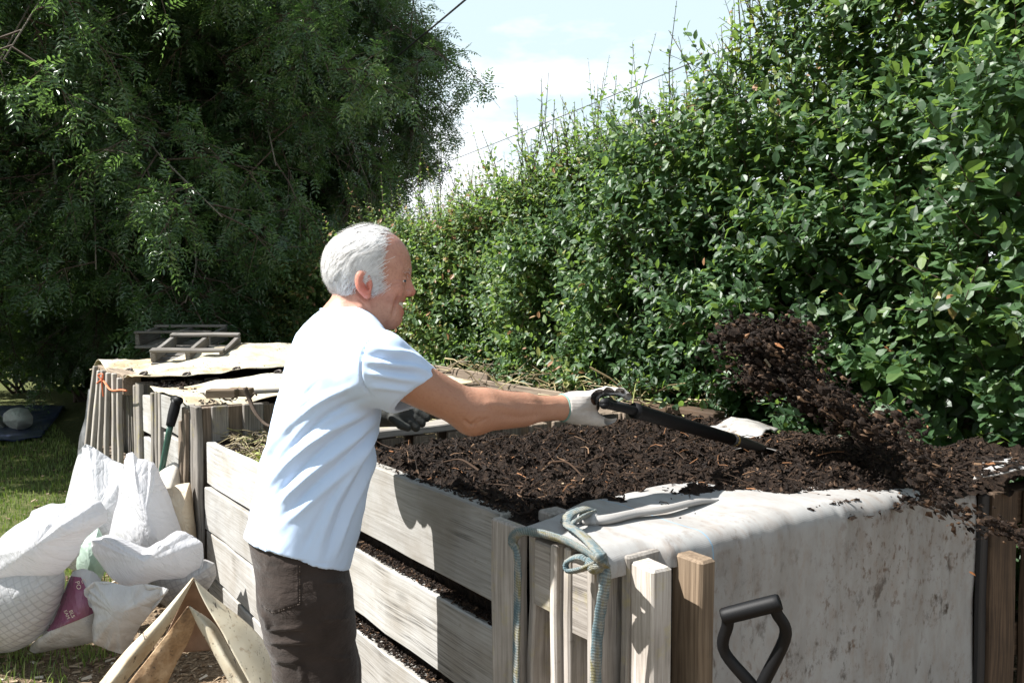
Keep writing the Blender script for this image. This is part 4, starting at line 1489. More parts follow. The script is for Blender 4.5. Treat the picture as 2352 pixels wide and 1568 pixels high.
tag(o, 'compost scattered over the speckled cloth at the right edge', 'compost crumbs', kind='stuff')

# ------------------------------------------------------------------ old climbing rope tied round the corner
t = NT('old_rope')
g = t.attr('gc').outputs['Vector']
sx = t.n('SeparateXYZ', Vector=g)
br = t.math('SINE', t.math('ADD', t.math('ADD', t.math('MULTIPLY', t.noise(g, 130.0, 2, 0.5).outputs[0], 7.0), t.math('MULTIPLY', sx.outputs[2], 1050.0)), t.math('MULTIPLY', t.math('SINE', t.math('MULTIPLY', sx.outputs[0], 12.566)), 1.2)))
nz1 = t.noise(t.n('CombineXYZ', X=t.math('MULTIPLY', sx.outputs[0], 3.0), Z=t.math('MULTIPLY', sx.outputs[2], 16.0)), 1.0, 4, 0.6)
c = t.ramp(nz1.outputs[0], [(0.3, (0.10, 0.16, 0.19)), (0.44, (0.17, 0.23, 0.245)), (0.54, (0.32, 0.32, 0.29)), (0.66, (0.25, 0.225, 0.10)), (0.8, (0.40, 0.385, 0.34))]).outputs[0]
c = t.mix(t.ramp(br, [(0.0, 0.4), (0.3, 0.0)]).outputs[0], c, (0.06, 0.065, 0.06))
t.bsdf(c, 0.9, 0.1, t.bump(t.math('ADD', br, t.math('MULTIPLY', t.noise(g, 900.0, 3, 0.7).outputs[0], 2.0)), 0.6, 0.003))
M['rope'] = t.m
rope = thing('rope', (1.02, 1.3, 0.0), 'faded blue and yellow braided rope knotted over the corner of the nearest bin', 'rope')


def rope_piece(pts, r=0.0120, n=60, flat=0.42):
    mb = MB()
    p = catmull(pts, n)
    tube(mb, p, r * (1 + 0.06 * np.sin(np.arange(n) * 2.1)), 10, flat=flat)
    return mb.build('rope_length', M['rope'], rope, smooth=True)


rope_piece([A(1.012, 1.372, -0.02), A(1.014, 1.376, 0.3), A(1.018, 1.372, 0.7), A(1.022, 1.37, 0.93), on(1177, 1245, 0, 1.022), on(1192, 1222, 2, 1.004), on(1230, 1222, 2, 1.012), on(1290, 1238, 2, 1.012), on(1340, 1262, 2, 1.012), on(1372, 1285, 2, 1.006), on(1392, 1300, 2, 0.99)], n=110)
rope_piece([on(1300, 1192, 2, 1.018), on(1306, 1206, 2, 1.018), on(1330, 1222, 2, 1.022), on(1358, 1248, 2, 1.022), on(1380, 1275, 2, 1.02), on(1388, 1300, 0, 1.048), on(1389, 1340, 0, 1.042), A(1.038, 1.134, 0.80), A(1.036, 1.13, 0.45), A(1.03, 1.13, -0.02)], n=110)
rope_piece([on(1298, 1200, 2, 1.018), on(1310, 1180, 2, 1.03), on(1345, 1168, 2, 1.034), on(1362, 1176, 2, 1.02), on(1340, 1186, 2, 1.03), on(1316, 1200, 2, 1.024)], n=50)
rope_piece([on(1385, 1305, 0, 1.035), on(1360, 1290, 0, 1.03), on(1330, 1278, 0, 1.02), on(1302, 1290, 0, 1.01), on(1304, 1310, 0, 1.008), on(1330, 1308, 0, 1.016), on(1362, 1296, 0, 1.022), on(1378, 1285, 0, 1.03)], n=60)
mb = MB()
th, ph = np.meshgrid(np.linspace(0, 2 * math.pi, 25), np.linspace(0.02, math.pi - 0.02, 15), indexing='ij')
S = np.stack([np.sin(ph) * np.cos(th), np.sin(ph) * np.sin(th), np.cos(ph)], -1)
c = on(1366, 1296, 0, 1.028)
gridsurf(mb, (c + S * A(0.017, 0.021, 0.018) * (1 + 0.12 * vnoise(S.reshape(-1, 3) * 3).reshape(25, 15, 1)))[:, ::-1], gc=np.stack([th / 6.28, 0 * th, ph * 0.03], -1))
mb.build('knot', M['rope'], rope, smooth=True)

# ------------------------------------------------------------------ dark pallet at the right edge
dp = thing('wooden_pallet', (2.7, 0.9, 0), 'dark rain-stained pallet on end at the right edge, next to the white sheet', 'pallet')
mb = MB()
for k in range(7):
    plank(mb, (2.470 + 0.142 * k, 0.985 - 0.035 * k, 0), (2.470 + 0.142 * k, 0.985 - 0.035 * k, 0.955 - 0.008 * (k % 3)), (1, -0.25, 0), 0.105, 0.024)
mb.build('deck_board', M['dark_wood'], dp)
mb = MB()
for z in (0.90, 0.5, 0.06):
    plank(mb, (2.42, 1.05, z), (3.38, 0.81, z), (0, 0, 1), 0.10, 0.07)
mb.build('rail', M['dark_wood'], dp)
mb = MB()
plank(mb, (2.408, 1.01, 0), (2.408, 1.01, 0.95), (1, -0.2, 0), 0.03, 0.02)
mb.build('edge_batten', simple('black_batten', (0.02, 0.018, 0.018), 0.7), dp)

# ------------------------------------------------------------------ digging tools
M['black_plastic'] = simple('black_plastic', (0.0035, 0.0035, 0.004), 0.55, 0.2, 300, 0.08)
M['steel'] = simple('worn_steel', (0.11, 0.105, 0.10), 0.6, 0.5, 60, 0.15, 0.3, metal=0.85)
M['ring'] = simple('yellow_band', (0.50, 0.33, 0.10), 0.5)


def dgrip(root, a, b, neck, shaft_end, rb=0.0165, rf=0.0125, shaft_r=0.0175, shaft_mat='black_plastic', mids=None):
    """D handle: cross bar a-b, two arms joining at neck, shaft to shaft_end"""
    mb = MB()
    ax = unit(b - a)
    tube(mb, [a - ax * 0.012, a - ax * 0.006, (a + b) / 2, b + ax * 0.006, b + ax * 0.012], [rb * 0.7, rb, rb * 1.02, rb, rb * 0.7], 14, n=15)
    mb.build('cross_bar', M['black_plastic'], root, smooth=True)
    mb = MB()
    sd = unit(shaft_end - neck)
    for k, e in enumerate((a, b)):
        m1 = e + sd * np.linalg.norm(neck - (a + b) / 2) * 0.42 + (e - (a + b) / 2) * (0.05 if mids is None else mids)
        tube(mb, [e - sd * 0.004, e + sd * 0.02 + (e - (a + b) / 2) * 0.06, m1, neck * 0.86 + m1 * 0.14, neck + sd * 0.03], [rf * 1.15, rf, rf, rf * 1.1, rf * 1.25], 10, n=26)
    mb.build('handle_arm', M['black_plastic'], root, smooth=True)
    mb = MB()
    tube(mb, [neck - sd * 0.01, neck + sd * 0.05, (neck + shaft_end) / 2, shaft_end], [shaft_r * 1.12, shaft_r, shaft_r, shaft_r * 0.95], 14, n=16)
    mb.build('shaft', M[shaft_mat], root, smooth=True)


def blade(root, top, d, side, l=0.29, wd=0.18, sock=0.14, r=0.017):
    mb = MB()
    tube(mb, [top - d * 0.02, top + d * sock * 0.6, top + d * sock], [r * 1.08, r * 0.85, r * 0.55], 12, n=8)
    mb.build('socket', M['steel'], root, smooth=True)
    mb = MB()
    nrm = np.cross(d, side)
    u, v = np.meshgrid(np.linspace(0, 1, 16), np.linspace(-1, 1, 13), indexing='ij')
    wv = wd / 2 * (0.96 - 0.10 * u)
    P = (top + d * (sock * 0.9)) + d * (l * u + (-0.035) * v * v * u ** 4)[..., None] + side * (wv * v)[..., None] + nrm * (0.018 * (v * v) - 0.02 * u)[..., None]
    gridsurf(mb, P, thick=0.003)
    mb.build('blade', M['steel'], root, smooth=True)


# leaning in the foreground
ga, gb = at(1672, 1412, 1.53), at(1778, 1385, 1.50)
nk = at(1742, 1592, 1.545)
se = A(1.385, 0.955, 0.30)
fk = thing('spade', (1.39, 0.95, 0), 'spade with black D-shaped handle leaning against the hanging white sheet', 'spade')
dgrip(fk, ga, gb, nk, se, 0.0160, 0.0115, mids=0.34)
blade(fk, se, unit(se - nk), unit(np.cross(unit(se - nk), A(0, 1, 0.0))), 0.19, 0.16, 0.10)

# leaning on the third bin
sp2_ = thing('spade', (0.9, 4.45, 0), 'spade with black handle and green shaft leaning on the third bin', 'spade')
mb = MB()
a, b, c = on(406, 918, 0, 0.985), on(391, 978, 0, 0.95), on(375, 1062, 0, 0.93)
tube(mb, [a, (a + b) / 2, b], [0.024, 0.026, 0.021], 10, n=8)
tube(mb, [a + A(0, 0.05, 0), a - A(0, 0.05, 0)], 0.02, 10)
mb.build('grip', M['black_plastic'], sp2_, smooth=True)
d = unit(c - b)
e = b + d * ((0.22 - b[2]) / d[2])
mb = MB()
tube(mb, [b, c, e], 0.015, 10, n=8)
mb.build('shaft', simple('green_paint', (0.02, 0.065, 0.045), 0.4), sp2_, smooth=True)
blade(sp2_, e, d, unit(np.cross(d, A(1, 0, 0))), 0.17, 0.16, 0.06)

# ------------------------------------------------------------------ cream vinyl covers, pallets on the far bins
t = NT('cream_vinyl')
g = t.attr('gc').outputs['Vector']
big = t.noise(g, 3.5, 5, 0.6)
sp = t.noise(g, 30.0, 5, 0.7)
sp2 = t.noise(t.mapping(g, (60, 14, 30)), 1.0, 3, 0.7)
c = t.ramp(big.outputs[0], [(0.3, (0.54, 0.505, 0.41)), (0.52, (0.49, 0.44, 0.33)), (0.64, (0.35, 0.26, 0.16)), (0.74, (0.24, 0.16, 0.09))]).outputs[0]
c = t.mix(t.math('MULTIPLY', t.ramp(sp.outputs[0], [(0.57, 0.0), (0.68, 1.0)]).outputs[0], 0.55), c, (0.20, 0.12, 0.065))
c = t.mix(t.ramp(sp2.outputs[0], [(0.60, 0.0), (0.68, 0.95)]).outputs[0], c, (0.035, 0.025, 0.02))
t.bsdf(c, 0.55, 0.4, t.bump(big.outputs[0], 0.15, 0.02), 0.08, (0.6, 0.45, 0.25))
M['vinyl'] = t.m
M['eyelet'] = simple('eyelet_metal', (0.04, 0.03, 0.025), 0.5, metal=0.3)


def ring(mb, c, nrm, r, rr, n=16):
    d, s, u = frame(nrm, (0.3, 0.8, 0.1))
    th = np.linspace(0, 2 * math.pi, n + 1)
    tube(mb, c + r * (np.cos(th)[:, None] * s + np.sin(th)[:, None] * u), rr, 6, cap=False)


def cover(name, x0, x1, y0, y1, zf, edge_drop, label, seed, eyes=()):
    root = thing(name, ((x0 + x1) / 2, (y0 + y1) / 2, 0.9), label, 'cover', 'cream vinyl covers on the bins')
    nx, ny = 70, 60
    X, Y = np.meshgrid(np.linspace(x0, x1, nx), np.linspace(y0, y1, ny), indexing='ij')
    p = np.column_stack([X.ravel(), Y.ravel(), 0 * X.ravel() + seed])
    Z = zf(X, Y) + (0.03 * fbm(p * 2.6, 3) + 0.008 * ridged(p * 5, 2)).reshape(X.shape)
    P = np.stack([X, Y, Z], -1)
    mb = MB()
    gridsurf(mb, P, gc=P, thick=0.004)
    mb.build('sheet', M['vinyl'], root, smooth=True)
    for (i, j) in eyes:
        eb = MB()
        c = P[i, j] + A(0, 0, 0.004)
        ring(eb, c, A(-0.5, -0.3, 1), 0.022, 0.008)
        th, r = np.meshgrid(np.linspace(0, 6.283, 14), np.array([0.0, 0.02]), indexing='ij')
        gridsurf(eb, c + A(0, 0, 0.002) + np.stack([r * np.cos(th), r * np.sin(th), 0 * r - 0.004 * np.cos(th)], -1))
        eb.build('eyelet', M['eyelet'], root, smooth=True)
    return P


Pm = cover('vinyl_cover', 0.98, 2.75, 5.12, 6.75, lambda X, Y: 1.02 + 0.17 * np.exp(-((X - 1.95) / 0.62) ** 2 - ((Y - 5.95) / 0.65) ** 2) + 0.045 * np.cos((Y - 5.12) * 5.2) * np.clip((1.35 - X) / 0.4, 0, 1) - 0.03 * np.clip((Y - 6.4) / .3, 0, 1), 0,
          'cream vinyl cover humped over the farthest bins with a small pallet on top', 3.0, [(3, 5), (3, 16), (4, 26), (5, 48), (12, 2), (24, 2), (38, 2), (52, 2)])
cover('vinyl_cover', 1.02, 2.72, 4.08, 4.90, lambda X, Y: 1.01 + 0.02 * np.sin(X * 4) + 0.02 * np.clip((X - 1.2), 0, 0.3) - 0.05 * np.clip((4.22 - Y) / 0.15, 0, 1) * np.clip((1.5 - X) / 0.5, 0, 1), 0,
      'flat cream vinyl cover on the third bin, under a plank', 11.0, [(30, 57), (45, 57)])


def small_pallet(name, c, ang, w, l, h, label, mat, tilt=0.0, group='pallets lying on the farthest bin'):
    root = thing(name, c, label, 'pallet', group)
    ca, sa = math.cos(ang), math.sin(ang)
    ex, ey = A(ca, sa, 0), unit(A(-sa, ca, tilt))
    ez = np.cross(ex, ey)
    def q(u, v, z):
        return A(*c) + ex * u * w / 2 + ey * v * l / 2 + ez * z
    mb = MB()
    for v in (-0.9, -0.45, 0, 0.45, 0.9):
        plank(mb, q(-1, v, 0.012), q(1, v, 0.012), ey, l * 0.13, 0.02)
    mb.build('deck_board', M[mat], root)
    mb = MB()
    for u in (-0.94, 0, 0.94):
        plank(mb, q(u, -0.96, h * 0.5), q(u, 0.96, h * 0.5), ez, h - 0.048, 0.035)
    mb.build('bearer', M[mat], root)
    mb = MB()
    for v in (-0.9, 0.9):
        plank(mb, q(-1, v, h - 0.012), q(1, v, h - 0.012), ey, l * 0.13, 0.02)
    mb.build('top_slat', M[mat], root)


zq = at(458, 838, 5.6)
small_pallet('wooden_pallet', (zq[0] + 0.03, zq[1] + 0.14, zq[2] + 0.05), R(-34), 0.50, 0.42, 0.12, 'small grey pallet lying upside down on the humped vinyl cover', 'old_pallet', 0.24)
zq = at(428, 800, 6.9)
small_pallet('wooden_pallet', (zq[0], zq[1] + 0.1, zq[2] + 0.03), R(-35), 0.64, 0.45, 0.15, 'larger pallet behind the small one on the farthest bin', 'old_pallet', 0.1)
# plank and blocks on the third bin's cover
mb = MB()
plank(mb, on(470, 905, 2, 1.03), on(690, 893, 2, 1.04), (0.3, 1, 0), 0.07, 0.02)
o = mb.build('loose_plank', M['grey_wood'])
tag(o, 'thin grey plank lying on the vinyl cover of the third bin', 'plank')
for (x, y, l, lb) in ((478, 903, 0.14, 'left of two short brown wood blocks on the third bin'), (527, 900, 0.11, 'right of two short brown wood blocks on the third bin')):
    mb = MB()
    c = on(x, y, 2, 1.055)
    plank(mb, c, c + RT * l, (0, 0, 1), 0.04, 0.07)
    o = mb.build('wood_block', M['tan_wood'])
    tag(o, lb, 'wood block', 'wood blocks on the third bin')
# small slatted crate by the far bins
cr = on(305, 1042, 0, 0.82)
root = thing('slatted_crate', (cr[0], cr[1], 0), 'small slatted crate standing against the fourth bin behind the sacks', 'crate')
mb = MB()
for k in range(4):
    plank(mb, (cr[0] - 0.02, cr[1] - 0.12, 0.1 + 0.11 * k + 0.05), (cr[0] - 0.02, cr[1] + 0.14, 0.1 + 0.11 * k + 0.05), (0, 0, 1), 0.05, 0.018)
    plank(mb, (cr[0] + 0.12, cr[1] - 0.12, 0.1 + 0.11 * k + 0.05), (cr[0] + 0.12, cr[1] + 0.14, 0.1 + 0.11 * k + 0.05), (0, 0, 1), 0.05, 0.018)
mb.build('slat', M['grey_wood'], root)
mb = MB()
for y in (-0.12, 0.14):
    for x in (0.002, 0.10):
        plank(mb, (cr[0] + x, cr[1] + y, 0), (cr[0] + x, cr[1] + y, 0.56), (1, 0, 0), 0.03, 0.03)
mb.build('corner_post', M['mid_wood'], root)

# ------------------------------------------------------------------ folded vinyl sheet in the foreground
def lerp_edge(e, n):
    p = np.array(e, float)
    return catmull(p, n)


def strip(mb, L, Rr, bulge, n=40, m=16, amp=0.004, seed=0.0, thick=0.004):
    """sheet between two edges given as (photo x, photo y, distance); bulge bows it towards the viewer"""
    l, r = lerp_edge(L, n), lerp_edge(Rr, n)
    P = np.zeros((n, m, 3))
    for i in range(n):
        for j in range(m):
            u = j / (m - 1)
            q = l[i] * (1 - u) + r[i] * u
            P[i, j] = at(q[0], q[1], q[2] - bulge * math.sin(math.pi * u) * min(1, 0.25 + i / n))
    pp = P.reshape(-1, 3)
    P += FH * (amp * fbm(pp * 9 + seed, 3)).reshape(n, m, 1)
    P[..., 2] = np.maximum(P[..., 2], 0.006)
    gc = P + seed
    gridsurf(mb, P, gc=gc, thick=thick)


fold = thing('folded_sheet', (0.75, 3.0, 0), 'stiff cream vinyl sheet folded into a tent shape on the ground, muddy', 'folded sheet')
mb = MB()
strip(mb, [(443, 1325, 2.92), (365, 1415, 2.88), (287, 1494, 2.84), (232, 1562, 2.8), (170, 1640, 2.76)], [(446, 1329, 2.93), (392, 1430, 2.92), (330, 1515, 2.88), (288, 1566, 2.84), (235, 1640, 2.8)], 0.055, amp=0.003)
mb.build('rolled_leg', M['vinyl'], fold, smooth=True)
mb = MB()
strip(mb, [(445, 1327, 2.92), (477, 1394, 2.88), (511, 1452, 2.84), (573, 1567, 2.78), (615, 1645, 2.75)], [(447, 1328, 2.925), (500, 1376, 2.96), (579, 1440, 2.97), (640, 1520, 2.95), (705, 1645, 2.90)], 0.02, m=22, amp=0.006, seed=4)
mb.build('flat_panel', M['vinyl'], fold, smooth=True)
t = NT('vinyl_underside')
g = t.attr('gc').outputs['Vector']
nz1 = t.noise(g, 9.0, 5, 0.65)
nz2 = t.noise(g, 40.0, 4, 0.7)
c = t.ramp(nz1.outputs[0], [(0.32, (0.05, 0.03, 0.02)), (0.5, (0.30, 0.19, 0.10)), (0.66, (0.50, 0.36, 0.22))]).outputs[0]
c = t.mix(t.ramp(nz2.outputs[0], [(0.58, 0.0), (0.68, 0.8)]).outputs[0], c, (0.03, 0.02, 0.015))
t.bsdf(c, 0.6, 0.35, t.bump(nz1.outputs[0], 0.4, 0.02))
M['vinyl_dirty'] = t.m
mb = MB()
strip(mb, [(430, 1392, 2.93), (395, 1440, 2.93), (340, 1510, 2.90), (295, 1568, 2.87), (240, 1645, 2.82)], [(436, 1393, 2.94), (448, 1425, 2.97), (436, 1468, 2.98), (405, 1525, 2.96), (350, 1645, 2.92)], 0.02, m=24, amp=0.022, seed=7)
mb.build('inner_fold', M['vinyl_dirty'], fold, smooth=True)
mb = MB()
strip(mb, [(434, 1392, 2.93), (456, 1440, 2.92), (494, 1506, 2.90), (528, 1570, 2.88), (570, 1645, 2.86)], [(438, 1392, 2.935), (494, 1433, 2.94), (535, 1502, 2.92), (577, 1567, 2.90), (625, 1645, 2.88)], 0.05, amp=0.004, seed=9)
mb.build('inner_roll', M['vinyl'], fold, smooth=True)
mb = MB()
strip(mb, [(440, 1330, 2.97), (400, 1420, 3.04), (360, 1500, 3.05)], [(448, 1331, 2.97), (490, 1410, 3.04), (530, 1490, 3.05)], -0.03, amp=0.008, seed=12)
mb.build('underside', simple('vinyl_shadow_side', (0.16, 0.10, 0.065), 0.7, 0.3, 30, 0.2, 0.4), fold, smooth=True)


# ------------------------------------------------------------------ plastic sacks
def film(name, col, trans, rough=0.32, grid=0.0, dirt=0.15, dirtc=(0.45, 0.40, 0.33), gcol=(0.25, 0.25, 0.27), pitch=0.026, contents=0.45):
    t = NT(name)
    g = t.attr('gc').outputs['Vector']
    sx = t.n('SeparateXYZ', Vector=g)
    big = t.noise(g, 5.0, 4, 0.6)
    c = t.mix(t.math('MULTIPLY', t.ramp(big.outputs[0], [(0.45, 0.0), (0.75, 1.0)]).outputs[0], dirt), col, dirtc)
    mot = t.noise(g, 15.0, 4, 0.6)
    c = t.mix(t.math('MULTIPLY', t.math('MULTIPLY', t.ramp(sx.outputs[2], [(0.08, 1.0), (0.38, 0.0)]).outputs[0], t.ramp(mot.outputs[0], [(0.35, 0.1), (0.62, 1.0)]).outputs[0]), contents), c, (0.20, 0.175, 0.15))
    if grid:
        f = None
        for k in (0, 1):
            fr = t.math('FRACT', t.math('MULTIPLY', sx.outputs[k], 1 / pitch))
            lk = t.math('LESS_THAN', t.math('ABSOLUTE', t.math('SUBTRACT', fr, 0.5)), 0.10)
            f = lk if f is None else t.math('MAXIMUM', f, lk)
        gm = t.ramp(sx.outputs[2], [(0.25, 1.0), (0.55, 0.0)]).outputs[0]
        c = t.mix(t.math('MULTIPLY', t.math('MULTIPLY', f, gm), grid), c, gcol)
    hb = None
    for sc_, am_ in ((6.0, 1.0), (14.0, 0.6), (34.0, 0.2)):
        nn = t.noise(t.mapping(g, (1.5, 0.45, 0.5)), sc_, 3, 0.5, 0.9).outputs[0]
        cr = t.math('POWER', t.math('SUBTRACT', 1.0, t.math('ABSOLUTE', t.math('MULTIPLY_ADD', nn, 2.0, -1.0))), 9.0)
        cr = t.math('MULTIPLY', cr, am_)
        hb = cr if hb is None else t.math('ADD', hb, cr)
    return t.bsdf(c, rough, 0.5, t.bump(hb, 0.38, 0.009), trans)


M['film'] = film('white_polythene', (0.66, 0.66, 0.68), 0.42, 0.2)
M['film_grid'] = film('white_polythene_with_grid', (0.60, 0.60, 0.61), 0.32, 0.22, grid=0.4)
M['film_grid2'] = film('grey_netted_polythene', (0.45, 0.44, 0.44), 0.25, grid=0.6)
M['film_clear'] = film('milky_polythene', (0.62, 0.61, 0.60), 0.30, 0.25, 0.0, 0.4)
M['film_grey'] = film('grey_polythene', (0.25, 0.25, 0.26), 0.22, 0.35)
M['film_cream'] = film('cream_polythene', (0.66, 0.56, 0.42), 0.30, 0.45, dirt=0.5, dirtc=(0.36, 0.25, 0.15))
M['film_green'] = film('green_tinted_polythene', (0.42, 0.52, 0.45), 0.4)
M['film_purple'] = film('printed_polythene', (0.20, 0.055, 0.11), 0.10, 0.22, dirt=0.2, dirtc=(0.2, 0.06, 0.12))
M['canvas'] = simple('grubby_canvas', (0.55, 0.51, 0.45), 0.85, 0.2, 120, 0.3, 0.25)


def pillow(outline, depth, T, nb=110, nr=30, amp=0.012, freq=9, seed=0.0, centre=None, lean=0.0, power=0.85, pleat=0.0):
    """filled sack from its outline: real thickness T each side, crumpled skin. returns ring points and grid coords"""
    ol = np.array(outline, float)
    c = np.array(centre, float) if centre is not None else ol.mean(0)
    cl = np.vstack([ol, ol[:1]])
    n = len(ol)
    B = []
    for s in np.linspace(0, n, nb, endpoint=False):
        i = int(s)
        f = s - i
        a, b, d, e = ol[i-1], ol[i % n], ol[(i+1) % n], ol[(i+2) % n]
        B.append(0.35 * 0.5 * (2*b + (d-a)*f + (2*a-5*b+4*d-e)*f*f + (3*b-a-3*d+e)*f**3) + 0.65 * (b * (1 - f) + d * f))
    B = np.array(B)
    sides = []
    for sg in (-1, 1):
        rings = []
        for k in range(nr + 1):
            r = math.sin(0.5 * math.pi * k / nr)
            q = c + r * (B - c)
            th = T * max(0.0, 1 - r * r) ** power * sg
            yoff = (q[:, 1] - c[1])
            d = depth + th + lean * yoff / 100
            P = np.array([at(a[0], a[1], dd) for a, dd in zip(q, d)])
            rings.append(P)
        sides.append(np.array(rings))
    out = []
    for sg, S in zip((-1, 1), sides):
        pp = S.reshape(-1, 3)
        w_ = (1 - (np.arange(nr + 1) / nr) ** 6)[:, None].repeat(nb, 1).ravel()
        rot = np.column_stack([pp @ RT + 0.35 * pp[:, 2], pp @ FH, pp[:, 2] * 0.38])
        wrp = rot + 0.05 * np.column_stack([vnoise(rot * 6 + seed), vnoise(rot * 6 + seed + 31), vnoise(rot * 6 + seed + 57)])
        cr1 = (1 - np.abs(vnoise(wrp * freq * 0.9 + seed))) ** 5
        cr2 = (1 - np.abs(vnoise(wrp * freq * 2.1 + seed + 13))) ** 5
        cr0 = (1 - np.abs(vnoise(wrp * freq * 0.42 + seed + 71))) ** 3
        dz = amp * (1.6 * cr0 + 0.6 * cr1 + 0.14 * cr2 - 0.6) * w_ + 1.3 * amp * fbm(pp * freq * 0.3 + seed, 2) * w_
        if pleat:
            a_ = np.arange(nb) / nb * 2 * math.pi
            dz += (pleat * np.sin(a_ * 11 + 3 * np.sin(a_ * 3))[None, :] * ((np.arange(nr + 1) / nr) ** 2)[:, None]).ravel() * w_
        pp = pp - FH * dz[:, None] * -sg + UP * (0.3 * dz)[:, None]
        pp[:, 2] = np.maximum(pp[:, 2], 0.004)
        out.append(pp.reshape(S.shape))
    return out, B, c


def pillow_mesh(mb, sides, nb, seed=0.0, fold_z=None):
    for k, S in enumerate(sides):
        nr = S.shape[0] - 1
        i, j = np.meshgrid(np.arange(nr), np.arange(nb), indexing='ij')
        j2 = (j + 1) % nb
        F = np.stack([i*nb+j, (i+1)*nb+j, (i+1)*nb+j2, i*nb+j2], -1).reshape(-1, 4)
        if k == 1:
            F = F[:, ::-1]
        p = S.reshape(-1, 3)
        gc = np.column_stack([p @ RT * 0.9 + p[:, 2] * 0.45, p[:, 2] * 0.9 - p @ RT * 0.45, p[:, 2]]) + A(seed, seed * 0.7, 0)
        mb.add(p, F, gc=gc)


SACKS = 'plastic sacks piled beside the bins'


def sack(name, outline, depth, T, mat, label, cat='sack', seed=0.0, group=SACKS, **kw):
    sides, B, c = pillow(outline, depth, T, seed=seed, **kw)
    mb = MB()
    pillow_mesh(mb, sides, B.shape[0], seed * 0.01)
    o = mb.build(name, M[mat], smooth=True)
    tag(o, label, cat, group)
    return o, sides


sack('plastic_sack', [(197, 1019), (220, 1030), (258, 1055), (296, 1072), (320, 1110), (312, 1200), (290, 1290), (210, 1320), (150, 1300), (140, 1220), (149, 1160), (168, 1080), (182, 1035)], 4.05, 0.17, 'film_grid', 'tall white sack with a pointed corner, hindmost of the pile', seed=1.3, centre=(222, 1190), amp=0.016, pleat=0.01, power=1.0)
sack('plastic_sack', [(285, 1062), (291, 1042), (305, 1038), (316, 1052), (340, 1058), (356, 1066), (372, 1100), (398, 1160), (419, 1213), (428, 1290), (380, 1340), (290, 1345), (248, 1300), (251, 1229), (270, 1140)], 3.80, 0.16, 'film', 'bright white upright sack in the middle of the pile, with a narrow bunched top', seed=5.1, centre=(335, 1210), amp=0.018, pleat=0.012, power=1.0)
sack('plastic_sack', [(365, 1086), (385, 1068), (400, 1060), (412, 1068), (424, 1120), (420, 1190), (395, 1230), (372, 1200), (362, 1120)], 3.98, 0.07, 'canvas', 'grubby canvas bag squeezed between the white sacks and the bin posts', seed=7.7, amp=0.006)
sack('plastic_sack', [(374, 1125), (392, 1120), (408, 1112), (436, 1108), (441, 1130), (446, 1180), (452, 1240), (440, 1300), (405, 1290), (388, 1220), (376, 1160)], 3.86, 0.08, 'film_cream', 'small cream sack slumped against the bin posts behind the white ones', seed=9.2, amp=0.012)
sack('plastic_sack', [(205, 1225), (226, 1212), (240, 1240), (245, 1300), (225, 1345), (190, 1345), (175, 1300), (182, 1250)], 3.62, 0.07, 'film_green', 'green-tinted sack half hidden between the big white sacks', seed=3.9, amp=0.008)
sack('plastic_sack', [(395, 1310), (440, 1290), (470, 1285), (493, 1293), (497, 1320), (480, 1350), (440, 1390), (395, 1400), (350, 1370), (340, 1335)], 3.42, 0.09, 'film_grid2', 'grey netted sack at the foot of the bin behind the folded sheet', seed=2.2, amp=0.012)
sack('plastic_sack', [(209, 1241), (235, 1232), (264, 1232), (300, 1248), (335, 1262), (372, 1240), (409, 1217), (440, 1228), (465, 1247), (468, 1278), (464, 1305), (430, 1330), (366, 1330), (330, 1342), (293, 1349), (262, 1330), (236, 1300), (216, 1275)], 3.36, 0.10, 'film', 'limp white sack flopped open across the front of the pile', seed=6.4, centre=(335, 1292), amp=0.02, pleat=0.014, power=1.0)
sack('plastic_sack', [(-60, 1290), (0, 1238), (40, 1205), (68, 1186), (75, 1172), (110, 1160), (147, 1156), (181, 1163), (205, 1152), (230, 1150), (246, 1175), (246, 1197), (225, 1212), (200, 1232), (186, 1252), (180, 1275), (147, 1310), (120, 1330), (60, 1345), (-40, 1350)], 3.22, 0.14, 'film', 'empty top of the biggest white sack, folded over to the right', seed=8.8, centre=(85, 1255), amp=0.02, pleat=0.014, power=1.0)
sack('plastic_sack', [(-70, 1330), (-20, 1290), (60, 1270), (120, 1275), (147, 1310), (150, 1340), (141, 1378), (125, 1415), (104, 1450), (70, 1478), (30, 1496), (-30, 1500), (-90, 1480), (-110, 1400)], 3.30, 0.18, 'film_grid', 'fat full sack with grid-patterned skin at the left edge', seed=4.4, centre=(20, 1385), amp=0.009, power=0.45)
o, sides = sack('plastic_sack', [(167, 1312), (190, 1305), (215, 1312), (232, 1330), (240, 1380), (232, 1440), (220, 1472), (170, 1484), (120, 1492), (84, 1500), (68, 1494), (72, 1478), (95, 1462), (110, 1440), (130, 1400), (147, 1355)], 3.30, 0.10, 'film_clear', 'plum-coloured printed sack lying on its side at the front of the pile', seed=2.9, centre=(178, 1410), amp=0.008)
# printed panel and lettering on that sack
front = sides[0]
fp = front.reshape(-1, 3)
fx, fy = proj(fp.T[:, :].T[0]) if False else (None, None)
pxy = np.array([proj(q) for q in fp])


def on_front(x, y, lift):
    i = np.argsort((pxy[:, 0] - x) ** 2 + (pxy[:, 1] - y) ** 2)[:6]
    w_ = 1 / (((pxy[i] - A(x, y)) ** 2).sum(1) + 2.0)
    d = ((fp[i] - CAM) @ FW * w_).sum() / w_.sum()
    return at(x, y, d - lift)


